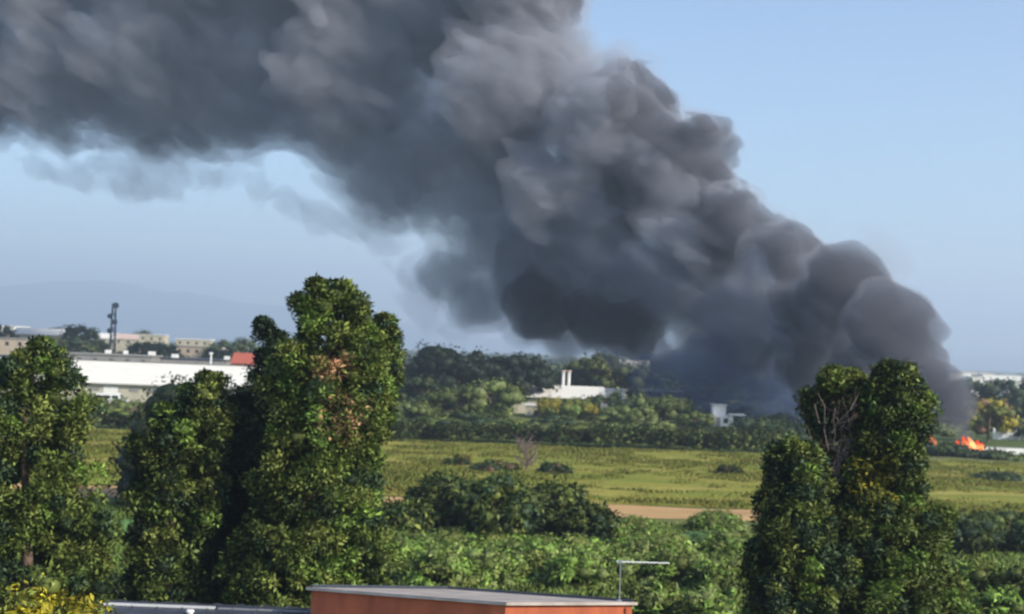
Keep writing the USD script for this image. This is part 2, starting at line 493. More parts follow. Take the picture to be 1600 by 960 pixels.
rough_mat("foliage_cane", (0.16, 0.20, 0.07), 0.8, 0.3, 2.0)
# ------------------------------------------------------------------ field growth (uncountable)
def tuft(seed, h, w, n, cols):
    rng = np.random.default_rng(seed)
    V, F, N, C = [], [], [], []
    for k in range(n):
        a, rr = rng.uniform(0, 2 * PI), w * math.sqrt(rng.uniform())
        b = np.array([math.cos(a) * rr, math.sin(a) * rr, 0])
        t = rng.uniform(0, 2 * PI)
        s = np.array([math.cos(t), math.sin(t), 0]) * h * 0.16
        e = b + np.array([rng.normal() * h * 0.45, rng.normal() * h * 0.45, h * rng.uniform(0.6, 1.1)])
        o = len(V)
        V += [b - s, b + s, e]; F.append([o, o + 1, o + 2]); N += [[0, -0.25, 0.97]] * 3
        C += [np.array(cols[rng.integers(len(cols))]) * rng.uniform(0.75, 1.25)] * 3
    return np.array(V), np.array(F), np.array(N), np.array(C)


def instancer(name, protos, pts, ids, scales, label, cat):
    p = path_for(name, None)
    pi = UsdGeom.PointInstancer.Define(stage, p)
    rel = pi.CreatePrototypesRel()
    for i, d in enumerate(protos):
        x = put_crown("clump", d, pi.GetPrim())
        rel.AddTarget(x.GetPath())
    pi.CreatePositionsAttr(Vt.Vec3fArray.FromNumpy(np.asarray(pts, np.float32)))
    pi.CreateProtoIndicesAttr(Vt.IntArray.FromNumpy(np.asarray(ids, np.int32)))
    pi.CreateScalesAttr(Vt.Vec3fArray.FromNumpy(np.asarray(scales, np.float32)))
    tag(pi, label, cat, kind="stuff")
    return pi


rng = np.random.default_rng(4)
STRAW, FG = np.array([0.19, 0.155, 0.036]), np.array([0.11, 0.128, 0.018])
k = 15000
gx, gy = rng.uniform(-115, 125, k), TRACK1 + (FIELD1 - TRACK1) * rng.uniform(size=k)
keep = meshkit.fbm(np.stack([gx * 0.06 + gy * 0.07, gy * 0.09 - gx * 0.03, 0 * gx], -1), 4, 7) > rng.uniform(0.3, 0.6, k)
gx, gy = gx[keep], gy[keep]
sc = rng.uniform(0.6, 1.5, len(gx))
instancer("field_grass", [tuft(1, 0.30, 0.8, 40, [FG, STRAW]), tuft(2, 0.34, 0.7, 40, [FG, FG * 0.8]), tuft(3, 0.28, 0.9, 40, [STRAW, FG])],
          np.stack([gx, gy, 0.15 + 0 * gx], -1), rng.integers(0, 3, len(gx)), np.stack([sc * 1.5, sc * 1.5, sc], -1), "dry yellow green grass tufts growing over the open field", "grass")
k = 9000
gx, gy = rng.uniform(-75, 75, k), rng.uniform(52, TRACK0 - 8, k)
keep = np.abs(gx) < gy * 0.42
gx, gy = gx[keep], gy[keep]
sc = rng.uniform(0.7, 1.7, len(gx))
instancer("undergrowth", [tuft(11, 0.4, 0.9, 80, [LIME, GREEN]), tuft(12, 0.45, 0.8, 80, [GREEN, OLIVE]), tuft(13, 0.36, 0.9, 80, [LIME, PALE])],
          np.stack([gx, gy, 0 * gx], -1), rng.integers(0, 3, len(gx)), np.stack([sc * 1.4, sc * 1.4, sc], -1), "rank green weeds and grass between the bushes and tall trees", "weeds")

# ------------------------------------------------------------------ the tall conifers in front
PAL, WTS = [GREEN, DARK, OLIVE, LIME * 0.8], [5, 3, 4, 2]
outline_tree("conifer_tree", [(530, 52, 72), (545, 34, 92), (565, 5, 112), (600, -50, 128), (640, -70, 142), (700, -78, 142), (760, -85, 150), (850, -95, 172), (960, -105, 188)], 60,
             "broad dark green conifer at the left edge, behind the yellow bush", PAL, [6, 4, 2, 1], 101, n=700, cat="conifer")
outline_tree("conifer_tree", [(583, 305, 350), (600, 285, 368), (640, 255, 372), (680, 222, 358), (730, 212, 345), (780, 203, 340), (850, 196, 328), (960, 192, 335)], 63,
             "shorter slanting conifer with bright lit top between the left conifer and the tallest one", PAL, [5, 4, 3, 2], 102, n=480, cat="conifer")
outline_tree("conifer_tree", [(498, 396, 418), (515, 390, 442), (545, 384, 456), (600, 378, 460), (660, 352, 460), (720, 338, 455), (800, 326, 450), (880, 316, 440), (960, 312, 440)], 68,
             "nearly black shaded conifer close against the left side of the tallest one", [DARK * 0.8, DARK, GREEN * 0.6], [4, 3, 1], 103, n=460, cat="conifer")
outline_tree("conifer_tree", [(440, 488, 538), (452, 462, 556), (475, 456, 568), (500, 455, 580), (530, 445, 594), (560, 435, 602), (600, 432, 604), (640, 420, 596), (680, 418, 598), (720, 404, 594), (800, 385, 600), (880, 366, 600), (960, 345, 596)], 62,
             "tallest conifer with brown scorched patches, right of the black shaded one", PAL, [5, 2, 4, 2], 104, n=900, cat="conifer",
             spots=[(520, 565, 26, BROWN, .8), (540, 650, 34, BROWN * 0.85, .55), (500, 545, 30, OLIVE * 1.2, .6), (420, 800, 60, OLIVE, .4)])
outline_tree("conifer_tree", [(494, 592, 612), (505, 575, 622), (525, 572, 628), (550, 566, 632), (580, 560, 633), (620, 556, 626), (660, 560, 612), (720, 560, 598), (800, 550, 598), (960, 545, 600)], 66,
             "slim conifer spire joined to the right flank of the tallest one", PAL, [5, 2, 3, 3], 105, n=360, cat="conifer")
outline_tree("conifer_tree", [(568, 1372, 1412), (585, 1360, 1436), (620, 1346, 1450), (660, 1340, 1450), (700, 1336, 1449), (740, 1325, 1448), (800, 1310, 1466), (850, 1300, 1480), (900, 1290, 1490), (960, 1280, 1492)], 60,
             "fresh green conifer nearest the fire, widest of the right hand group", PAL, [6, 2, 3, 3], 106, n=760, cat="conifer",
             spots=[(1350, 740, 40, YELLOW * 0.6, .6)])
T5B = outline_tree("conifer_tree", [(576, 1300, 1330), (592, 1275, 1356), (620, 1262, 1374), (650, 1254, 1376), (690, 1256, 1374), (740, 1256, 1366), (800, 1256, 1360), (880, 1262, 1345), (960, 1258, 1345)], 62,
                   "half dead yellowing conifer with bare grey branches, left of the fresh green one", [OLIVE, GREEN, OLIVE * 1.25], [4, 3, 2], 107, n=420, cat="conifer",
                   spots=[(1322, 672, 52, BROWN * 0.8, .75), (1345, 690, 34, YELLOW * 0.6, .6), (1290, 660, 30, DARK, .8), (1330, 830, 30, BROWN * 0.8, .5)])
dead = MB()
rb = np.random.default_rng(77)
o5 = at(1310, 760, 61.0)
base5 = np.array(T5B.GetAttribute("xformOp:translate").Get())
for k in range(44):
    s = at(1312 + rb.normal() * 15, 735 + rb.uniform(-80, 25), 60.1) - base5
    e = s + np.array([rb.normal() * 0.55, rb.normal() * 0.3 - 0.1, rb.uniform(0.4, 1.7)])
    mid = (s + e) / 2 + rb.normal(size=3) * 0.2
    dead.tube([s, mid, e], [0.028, 0.02, 0.008], 5)
dead.build("dead_branches", "dead_wood", T5B)
outline_tree("conifer_tree", [(688, 1222, 1252), (702, 1205, 1275), (730, 1192, 1290), (770, 1180, 1300), (830, 1166, 1312), (900, 1164, 1318), (960, 1160, 1320)], 58,
             "low dark conifer shoulder at the left of the right hand group", PAL, [4, 5, 2, 0.5], 108, n=480, cat="conifer")

# ------------------------------------------------------------------ near bushes
def px_tree(name, label, px, top, wpx, dist, palette, weights, seed, **kw):
    a = at(px, top, dist)
    return blob_tree(name, label, (a[0], dist, 0), a[2], wpx * dist / FPX, palette, weights, seed, **kw)


px_tree("yellow_bush", "bright yellow green bush in the bottom left corner", 85, 888, 262, 40, [YELLOW * 0.9, YELLOW * 0.6, OLIVE * 1.2], [5, 4, 2], 201, lumps=150, per=60, lump=(0.12, 0.22), size=0.22, cat="bush")
px_tree("shrub", "brownish olive shrub behind the yellow bush, before the dark roof", 185, 868, 100, 66, [OLIVE, OLIVE * 0.7, BROWN * 0.4], [4, 3, 1], 202, shape="shrub", cat="bush", lumps=70, per=40)
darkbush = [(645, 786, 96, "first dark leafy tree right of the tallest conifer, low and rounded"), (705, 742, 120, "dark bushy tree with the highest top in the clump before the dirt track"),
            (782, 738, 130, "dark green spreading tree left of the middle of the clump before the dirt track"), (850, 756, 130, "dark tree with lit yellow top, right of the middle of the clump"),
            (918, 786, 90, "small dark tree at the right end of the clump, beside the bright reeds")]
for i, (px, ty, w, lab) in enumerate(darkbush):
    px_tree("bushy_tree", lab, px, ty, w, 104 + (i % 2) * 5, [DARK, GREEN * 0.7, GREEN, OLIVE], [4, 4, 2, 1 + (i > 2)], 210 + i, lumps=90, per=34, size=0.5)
FILL = None
rf0 = np.random.default_rng(88)
for i in range(30):
    py = rf0.uniform(868, 950); px = rf0.uniform(590, 1160)
    d = 15 * FPX / (py - (518 + 0.0375 * px)) + 14
    lab, grp = "pale lime shrub of the dense thicket filling the ground behind the red house", "pale lime shrubs of the thicket behind the red house"
    a = at(px, py, d); hgt = max(a[2], 1.4) + 0.6
    if FILL is None:
        FILL = blob_tree("shrub", lab, (a[0], d, 0), hgt, 4.6, [LIME, PALE, OLIVE, LIME * 1.2], [4, 3, 2, 2], 291, shape="shrub", cat="bush", group=grp, lumps=90, per=46, size=0.3)
        HF = hgt
    else:
        copy_of(FILL, (a[0], d, 0), lab, "bush", grp, rotz=rf0.uniform(0, 360), scale=(rf0.uniform(.8, 1.2), rf0.uniform(.8, 1.2), hgt / HF))
lightbush = [(612, 846, 120, 92, "pale green shrub touching the right side of the tallest conifer"), (690, 850, 120, 88, "light green shrub above the left end of the red house roof"),
             (762, 856, 130, 90, "lime green shrub behind the middle of the red house roof"), (838, 846, 120, 94, "taller lime shrub below the dark clump of trees"),
             (905, 852, 110, 90, "olive shrub just left of the roof antenna"), (985, 866, 120, 96, "broad shrub right behind the roof antenna boom"),
             (1065, 862, 130, 94, "sunlit yellow green shrub below the bright reeds"), (1130, 872, 110, 90, "darker shrub against the low dark conifer on the right"),
             (1020, 905, 120, 78, "lowest dark shrub right of the red house corner"), (1105, 915, 120, 76, "lowest green shrub left of the low dark conifer")]
for i, (px, ty, w, d, lab) in enumerate(lightbush):
    px_tree("shrub", lab, px, ty, w, d, [LIME * 1.1, PALE, OLIVE, GREEN], [4, 3, 2, 1 + 2 * (i > 6)], 230 + i, shape="shrub", cat="bush", lumps=80, per=38, size=0.36)
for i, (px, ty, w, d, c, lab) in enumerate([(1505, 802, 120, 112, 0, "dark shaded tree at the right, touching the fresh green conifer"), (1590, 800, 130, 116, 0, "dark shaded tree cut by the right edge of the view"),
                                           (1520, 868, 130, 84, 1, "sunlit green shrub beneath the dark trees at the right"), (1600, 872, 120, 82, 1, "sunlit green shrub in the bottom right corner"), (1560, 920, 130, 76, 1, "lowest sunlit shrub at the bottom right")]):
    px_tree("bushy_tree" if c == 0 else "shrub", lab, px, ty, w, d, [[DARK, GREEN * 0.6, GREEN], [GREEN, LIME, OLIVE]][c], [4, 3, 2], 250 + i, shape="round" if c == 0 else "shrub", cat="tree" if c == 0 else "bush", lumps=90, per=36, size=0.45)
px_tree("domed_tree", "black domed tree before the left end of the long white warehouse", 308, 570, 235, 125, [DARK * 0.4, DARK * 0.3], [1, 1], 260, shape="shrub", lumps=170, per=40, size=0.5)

# bright reeds near the track, pale reeds beyond the field
NEARREED = np.array([REED, REED * 0.8, LIME])
FARREED = np.array([PALE, PALE * 0.75, REED * 0.8, OLIVE])
r0 = None
for i, (px, ty) in enumerate([(950, 820), (985, 815), (1020, 817), (1055, 813), (1090, 817), (1125, 814), (1155, 820)]):
    d = 112 + (i % 3) * 3
    a = at(px, ty, d)
    lab = ["leftmost", "second from left", "third from left", "middle", "third from right", "second from right", "rightmost"][min(i, 6)] + " bright green cane clump below the dirt track"
    grp = "bright green canes before the dirt track"
    if r0 is None:
        r0 = reed_clump(lab, (a[0], d, 0), a[2], 4.2, NEARREED, 300, 700, grp)
    else:
        copy_of(r0, (a[0], d, 0), lab, "reeds", grp, rotz=67 * i, scale=(1, 1, a[2] / 3.0 * 0.97))
for i, (px, ty) in enumerate([(160, 795), (195, 800)]):
    a = at(px, ty, 104)
    copy_of(r0, (a[0], 104, 0), ("left" if i == 0 else "right") + " bright green cane clump between the two left conifers", "reeds", "bright green canes between the left conifers", rotz=40 + 90 * i, scale=(1, 1, 1.1))
rr = np.random.default_rng(31)
f0 = None
tops = [(150, 640), (182, 646), (212, 648)] + [(x, 655 + 0.028 * (x - 590) + rr.normal() * 4) for x in range(585, 1240, 24)]
for i, (px, ty) in enumerate(tops):
    d = 222 + rr.uniform(0, 10)
    a = at(px, ty, d)
    left = i < 3
    lab = ["left", "middle", "right"][min(i, 2)] + " pale cane clump at the far field edge between the left conifers" if left else "pale green cane clump in the hedge along the far edge of the field"
    grp = "pale canes at the far field edge between the left conifers" if left else "pale canes in the hedge along the far field edge"
    if f0 is None:
        f0 = reed_clump(lab, (a[0], d, 0), 5.2, 4.6, FARREED, 320, 520, grp)
    else:
        copy_of(f0, (a[0], d, 0), lab, "reeds", grp, rotz=float(rr.uniform(0, 360)), scale=(rr.uniform(0.8, 1.2), 1, a[2] / 5.2))

# bare tree and brambles in the field
q = ground_at(822, 738)
t = thing("bare_tree", q, "small leafless grey tree standing in the middle of the field", "tree")
mb = MB()
rb = np.random.default_rng(9)
hgt = 4.6
mb.tube([[0, 0, 0], [0.05, 0, hgt * 0.3], [-0.05, 0, hgt * 0.75]], [0.16, 0.12, 0.04], 7)
mb.build("trunk", "dead_wood", t)
mb = MB()
for k in range(40):
    a, b = rb.uniform(0, 2 * PI), rb.uniform(0.12, 0.7)
    s = np.array([0, 0, hgt * b]); e = s + np.array([math.cos(a), math.sin(a), rb.uniform(0.3, 1.1)]) * rb.uniform(0.9, 2.4) * (1 - b * 0.5)
    mid = (s + e) / 2 + rb.normal(size=3) * 0.15
    mb.tube([s, mid, e], [0.06, 0.045, 0.02], 4)
    for j in range(3):
        s2 = s + (e - s) * rb.uniform(0.4, 0.9); mb.tube([s2, s2 + rb.normal(size=3) * 0.3, s2 + rb.normal(size=3) * 0.6 + [0, 0, 0.3]], [0.03, 0.025, 0.012], 3)
mb.build("branches", "dead_wood", t)
for i, (px, py, w, hh, lab) in enumerate([(868, 742, 60, 0.9, "dark bramble patch right of the bare tree in the field"), (775, 738, 80, 0.8, "long dark bramble patch left of the bare tree in the field"), (715, 728, 40, 0.8, "little dark bramble patch nearest the tallest conifer in the field"),
                                          (1140, 742, 40, 0.8, "brownish bramble patch in the field near the right hand conifers"), (1560, 752, 80, 0.8, "dark bramble patch in the field at the right edge")]):
    q = ground_at(px, py)
    blob_tree("bramble_patch", lab, q, hh * 1.5, w * q[1] / FPX, [DARK, GREEN * 0.6, BROWN * 0.3], [3, 3, 1], 340 + i, shape="shrub", cat="bramble", lumps=40, per=30, size=0.4, trunk=False)

# ------------------------------------------------------------------ trees beyond the field
FARP = [DARK * 0.8, DARK, GREEN * 0.6]
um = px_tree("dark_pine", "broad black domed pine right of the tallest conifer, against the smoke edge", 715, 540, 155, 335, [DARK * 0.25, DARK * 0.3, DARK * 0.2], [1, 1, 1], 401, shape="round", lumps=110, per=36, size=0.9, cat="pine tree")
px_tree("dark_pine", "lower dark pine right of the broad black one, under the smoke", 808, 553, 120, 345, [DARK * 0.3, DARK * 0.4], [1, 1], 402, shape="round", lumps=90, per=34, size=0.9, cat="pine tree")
for i, (px, ty, w, d, c, lab) in enumerate([
        (662, 588, 90, 300, 0, "dark leafy tree below the broad black domed pine"), (770, 594, 110, 285, 1, "lit green tree left of the white hipped roof"), (712, 606, 100, 280, 1, "mid green tree in front of the black domed pine"),
        (838, 588, 90, 362, 0, "dark tree just behind the left end of the white hipped roof"), (640, 628, 80, 270, 1, "green bush tree at the right foot of the tallest conifer"),
        (885, 624, 100, 318, 2, "yellow green bush in front of the white hipped roof house"), (958, 612, 80, 320, 0, "dark tree covering the right end of the white hipped roof"), (930, 548, 110, 430, 3, "grey green tree far behind the two white stacks"),
        (985, 570, 120, 420, 3, "olive tree under the small pale roof at the smoke edge"), (905, 572, 70, 400, 0, "dark tree directly behind the two white stacks"), (1035, 622, 110, 305, 1, "green tree before the long flat white roof"),
        (985, 634, 90, 295, 1, "round green tree between the yellow green bush and the long flat white roof"), (1195, 655, 100, 285, 0, "dark bush in the blue smoke left of the half dead conifer"), (1090, 645, 60, 290, 1, "green bush left of the little white house"),
        (1240, 668, 90, 262, 0, "dark low bush where the blue smoke meets the low dark conifer"),
        (1545, 622, 96, 285, 4, "yellowing tree just above and right of the flames"), (1510, 592, 90, 430, 0, "dark tree at the right smoke edge under the horizon"), (1580, 592, 100, 420, 0, "dark tree at the right edge below the white shed"),
        (1598, 655, 60, 300, 0, "dark tree at the right edge above the white wall"), (1470, 694, 80, 238, 0, "dark bush between the fresh green conifer and the flames"), (1535, 706, 90, 236, 0, "dark bush right in front of the flames"), (1600, 714, 80, 234, 1, "green bush at the right edge below the white wall"),
        (150, 620, 90, 255, 1, "green bush in front of the white van"), (205, 628, 80, 250, 1, "light green bush below the warehouse wall, right of the van")]):
    px_tree("leafy_tree", lab, px, ty, w, d, [FARP, [GREEN, PALE * 0.7, GREEN * 0.7], [OLIVE * 1.2, YELLOW * 0.6, LIME], [PALE * 0.6, GREEN * 0.7, OLIVE * 0.7], [YELLOW * 0.7, OLIVE, BROWN * 0.5]][c], [3, 2, 2], 420 + i, lumps=46, per=26, size=w * d / FPX * 0.06)

# ------------------------------------------------------------------ buildings
def gable(mbw, mbr, x0, x1, y0, y1, eave, ridge, over=0.4, th=0.18, hip0=0.0, hip1=0.0):
    """Walls in mbw, a roof with thickness in mbr; the ridge runs along x."""
    ym = (y0 + y1) / 2
    mbw.poly([[x0, y0, 0], [x1, y0, 0], [x1, y1, 0], [x0, y1, 0], [x0, y0, eave], [x1, y0, eave], [x1, y1, eave], [x0, y1, eave], [x0 + hip0, ym, ridge - th], [x1 - hip1, ym, ridge - th]],
             [[0, 1, 5, 4], [1, 2, 6, 9, 5] if not hip1 else [1, 2, 6, 5], [2, 3, 7, 6], [3, 0, 4, 8, 7] if not hip0 else [3, 0, 4, 7]])
    X0, X1, Y0, Y1 = x0 - over, x1 + over, y0 - over, y1 + over
    sl = (ridge - eave) / (ym - y0)
    ze = eave - sl * over + 0.02
    v = [[X0, Y0, ze], [X1, Y0, ze], [X1, Y1, ze], [X0, Y1, ze], [X0 + hip0, ym, ridge], [X1 - hip1, ym, ridge]]
    v += [[a, b, c - th] for a, b, c in v]
    mbr.poly(v, [[0, 1, 5, 4], [2, 3, 4, 5], [1, 2, 5], [3, 0, 4], [6, 10, 11, 7], [8, 11, 10, 9], [7, 11, 8], [9, 10, 6], [0, 6, 7, 1], [1, 7, 8, 2], [2, 8, 9, 3], [3, 9, 6, 0]])


def simple_house(name, label, px, base_py, wpx, top_py, dist, wall, roof, kind="flat", depth=8.0, wins=0, cat="building"):
    """A far building: walls, roof with eaves and its windows, at its surveyed place."""
    c = at(px, base_py, dist)
    ztop = at(px, top_py, dist)[2]
    w = wpx * dist / FPX
    t = thing(name, (c[0], dist, 0), label, cat)
    a, b = MB(), MB()
    if kind == "flat":
        a.box((0, depth / 2, (ztop - 0.4) / 2), (w, depth, ztop - 0.4))
        b.box((0, depth / 2, ztop - 0.2), (w + 0.6, depth + 0.6, 0.4))
        eave = ztop - 0.4
    else:
        eave = ztop - min(2.6, ztop * 0.35)
        gable(a, b, -w / 2, w / 2, 0, depth, eave, ztop, hip0=2.0 if kind == "hip" else 0, hip1=2.0 if kind == "hip" else 0)
    a.build("wall", wall, t)
    b.build("roof", roof, t)
    for i in range(wins):
        x = -w / 2 + w * (i + 0.5) / wins
        MB().box((x, -0.01, eave - 1.6), (min(1.1, w / wins * 0.5), 0.12, 1.2)).build("window", "dark_opening", t)
    return t


# long warehouse on the left
D = 322
a0, a1 = at(40, 600, D), at(410, 600, D)
zr, ze = at(200, 565.5, D + 8)[2], at(200, 597, D)[2]
wl = a1[0] - a0[0]
t = thing("warehouse", ((a0[0] + a1[0]) / 2, D, 0), "long white roofed cream warehouse behind the left conifers", "warehouse")
mw, mr = MB(), MB()
gable(mw, mr, -wl / 2, wl / 2, 0, 16, ze, zr, over=0.7, th=0.3)
mw.build("wall", "cream_wall", t)
rf = mr.build("roof", "white_roof", t)
for i in range(12):
    x = -wl / 2 + wl * (i + 0.5) / 12
    MB().box((x, -0.02, ze - 1.9), (2.2, 0.1, 0.8)).build("window", "grey_roof", t)
MB().box((-wl / 2 + 19.5, -0.03, 1.7), (3.4, 0.12, 3.4)).build("door", "white_paint", t)
MB().box((0, -0.75, ze - 0.62), (wl + 1.4, 0.16, 0.22)).build("gutter", "grey_roof", t)
ridge_cap = MB().box((0, 8, zr + 0.1), (wl + 1.2, 0.7, 0.14)).build("ridge_cap", "grey_roof", rf)
q = at(322, 577, 336)
t = thing("pale_pole", (q[0], 341, 0), "thin pale pole rising behind the warehouse roof", "pole")
MB().tube([[0, 0, 0], [0, 0, at(322, 552, 341)[2]]], [0.28, 0.2], 8).build("shaft", "white_paint", t)
MB().box((0, 0, at(322, 552, 341)[2]), (0.9, 0.35, 0.4)).build("head", "white_paint", t)


def van(label, px, py, dist, L=7.6, W=2.3, H=2.7):
    q = at(px, py, dist)
    t = thing("white_van", (q[0], dist, 0), label, "van")
    prof = [(-L / 2, 0.45), (L / 2, 0.45), (L / 2, 1.25), (L / 2 - 0.95, 1.5), (L / 2 - 1.75, H - 0.08), (L / 2 - 2.1, H), (-L / 2 + 0.15, H), (-L / 2, H - 0.2)]
    from shapely.geometry import Polygon
    b = trimesh.creation.extrude_polygon(Polygon(prof), W)
    b.apply_transform(trimesh.transformations.rotation_matrix(PI / 2, [1, 0, 0])); b.apply_translation((0, W / 2, 0))
    body = obj("body", b, "white_paint", t)
    for x, w in ((-2.4, 1.7), (-0.5, 1.7), (1.35, 1.3)):
        MB().box((x, -W / 2 - 0.01, H - 0.75), (w, 0.06, 0.7)).build("window", "glass_dark", t)
    ws = MB().poly([[L / 2 - 1.0, -W / 2 + .15, 1.56], [L / 2 - 1.0, W / 2 - .15, 1.56], [L / 2 - 1.66, W / 2 - .2, H - .2], [L / 2 - 1.66, -W / 2 + .2, H - .2]], [[0, 1, 2, 3]])
    ws.p[0].apply_translation((0.05, 0, 0.03)); ws.build("windscreen", "glass_dark", t)
    for x in (-L / 2 + 1.4, L / 2 - 1.2):
        for y in (-W / 2 + 0.1, W / 2 - 0.1):
            wh = trimesh.creation.cylinder(0.42, 0.28, sections=18); wh.apply_transform(trimesh.transformations.rotation_matrix(PI / 2, [1, 0, 0])); wh.apply_translation((x, y * 1.03, 0.42))
            w_ = obj("wheel", wh, "rubber", t)
            rm = trimesh.creation.cylinder(0.22, 0.3, sections=12); rm.apply_transform(trimesh.transformations.rotation_matrix(PI / 2, [1, 0, 0])); rm.apply_translation((x, y * 1.03, 0.42))
            obj("rim", rm, "steel", w_)
    MB().box((0, -W / 2 - 0.01, 1.05), (L - 0.6, 0.06, 0.16)).build("side_trim", "grey_roof", t)
    for y in (-0.8, 0.8):
        MB().box((L / 2, y, 1.02), (0.08, 0.35, 0.22)).build("headlight", "aluminium", t)
    return t


van("white van parked before the warehouse wall", 172, 623, 300)
simple_house("red_roof_building", "building with red roof behind the right end of the warehouse", 384, 600, 46, 552, 385, "red_tile", "red_tile", "gable", 9, 2)

# hipped white-roofed house in the middle
D = 340
c = at(865, 640, D)
ze, zr = at(865, 618, D)[2], at(865, 602, D + 6)[2]
w = 148 * D / FPX
t = thing("hipped_house", (c[0], D, 0), "low cream house with a white hipped roof in the middle distance", "house")
mw, mr = MB(), MB()
gable(mw, mr, -w / 2, w / 2, 0, 12, ze, zr, over=1.0, th=0.25, hip0=5, hip1=0)
mw.build("wall", "cream_wall", t)
mr.build("roof", "white_roof", t)
for x in (-7, -3.5, 0.5, 4, 7.5):
    MB().box((x, -0.02, ze - 1.2), (1.1, 0.12, 1.2)).build("window", "dark_opening", t)
MB().box((w / 2 - 2.5, -2.4, 1.7), (3.6, 4.6, 3.4)).build("porch", "white_paint", t)
MB().box((w / 2 - 2.5, -4.72, 1.4), (2.4, 0.1, 2.6)).build("porch_opening", "dark_opening", t)
for px in (880.5, 889.5):
    b = at(px, 604, D + 9); zt = at(px, 580, D + 9)[2]
    s = thing("white_stack", (b[0], D + 13.5, 0), "left white stack behind the white hipped roof" if px < 885 else "right white stack behind the white hipped roof", "chimney")
    MB().tube([[0, 0, 0], [0, 0, zt]], [0.42, 0.40], 12).build("shaft", "white_paint", s, smooth=30)
    MB().tube([[0, 0, zt - 0.35], [0, 0, zt + 0.1]], [0.62, 0.62], 12).build("cap", "pink_wall", s, smooth=30)
simple_house("annex", "white annex with arched opening right of the white hipped roof", 955, 640, 42, 608, 350, "white_paint", "white_roof", "flat", 7, 1)
simple_house("garden_hut", "small cream hut before the left part of the hipped roof house", 838, 645, 34, 632, 326, "cream_wall", "white_roof", "flat", 4, 1)
simple_house("flat_roof_shed", "shed with a long flat white roof at the edge of the blue smoke", 1040, 630, 58, 611, 372, "grey_roof", "white_roof", "flat", 9, 2)
simple_house("pale_roof_house", "small house with slanted pale roof under the smoke, above the olive tree", 988, 590, 52, 563, 470, "beige_wall", "white_roof", "gable", 10, 2)

# small white house with a turret
D = 312
c = at(1122, 664, D)
t = thing("turret_house", (c[0], D, 0), "little bright white house with a turret and canopy below the blue smoke", "house")
k = D / FPX
zb, zt = at(1122, 650, D)[2], at(1122, 634, D)[2]
MB().box((0, 2.5, zb / 2), (46 * k, 5, zb)).build("wall", "white_paint", t)
MB().box((3 * k, 3, (zb + zt) / 2), (20 * k, 3, zt - zb)).build("turret", "white_paint", t)
MB().box((3 * k, 3, zt + 0.1), (24 * k, 3.6, 0.25)).build("turret_roof", "white_roof", t)
MB().box((30 * k, 1.5, zb + 0.35), (24 * k, 4, 0.3)).build("canopy", "white_paint", t)
MB().box((40 * k, 0, zb / 2), (0.2, 0.2, zb)).build("canopy_post", "white_paint", t)
MB().box((40 * k, 3, zb / 2), (0.2, 0.2, zb)).build("canopy_post", "white_paint", t)
for x in (-12, 12):
    MB().box((x * k, -0.02, zb * 0.55), (1.0, 0.12, 1.1)).build("window", "dark_opening", t)
MB().box((0, -0.02, 1.0), (0.9, 0.12, 2.0)).build("door", "grey_roof", t)

# the town on the left skyline
for args in [
        ("skyline_hall", "pale shed roof cut by the left edge on the skyline", 8, 540, 56, 509, 640, "beige_wall", "white_roof", "gable", 14, 3),
        ("skyline_hall", "long pale shed roof on the skyline left of the mast", 62, 545, 88, 513, 600, "beige_wall", "white_roof", "gable", 14, 5),
        ("town_house", "dull brown house below the long pale skyline shed", 20, 560, 80, 528, 470, "beige_wall", "grey_roof", "flat", 10, 4),
        ("town_house", "cream house at the foot of the mast", 168, 540, 30, 521, 760, "cream_wall", "white_roof", "gable", 9, 2),
        ("town_house", "pinkish white house with red edge right of the mast", 200, 540, 44, 522, 740, "cream_wall", "pink_wall", "gable", 10, 3),
        ("town_house", "low cream house right of the pinkish one on the skyline", 236, 545, 40, 523, 720, "cream_wall", "white_roof", "flat", 10, 3),
        ("town_house", "long low white building on the skyline right of the dark round trees", 300, 550, 52, 530, 700, "cream_wall", "white_paint", "flat", 12, 4),
        ("town_house", "beige house below the long low white skyline building", 300, 565, 54, 541, 560, "beige_wall", "grey_roof", "flat", 10, 4),
        ("workshop", "grey flat roofed workshop behind the warehouse ridge", 160, 590, 150, 553, 400, "grey_roof", "grey_roof", "flat", 12, 6),
        ("workshop", "dark grey workshop behind the right half of the warehouse ridge", 292, 590, 110, 560, 410, "grey_roof", "dark_roof", "flat", 12, 4),
        ("white_shed", "white shed seen between the twigs of the left conifer top", 30, 600, 80, 556, 350, "white_paint", "dark_roof", "flat", 8, 4),
        ("white_shed", "bright white shed at the right edge below the horizon", 1594, 625, 34, 598, 480, "white_paint", "white_roof", "flat", 10, 2),
        ("white_shed", "faint white shed right of the smoke, under the horizon", 1528, 615, 22, 589, 620, "white_paint", "white_roof", "flat", 8, 1),
        ("pale_building", "long pale building on the right horizon beside the smoke", 1500, 600, 34, 582, 1100, "white_paint", "white_roof", "flat", 12, 0),
        ("pale_building", "long pale building on the right horizon near the picture edge", 1565, 604, 60, 586, 1150, "white_paint", "white_roof", "flat", 12, 0)]:
    simple_house(*args)
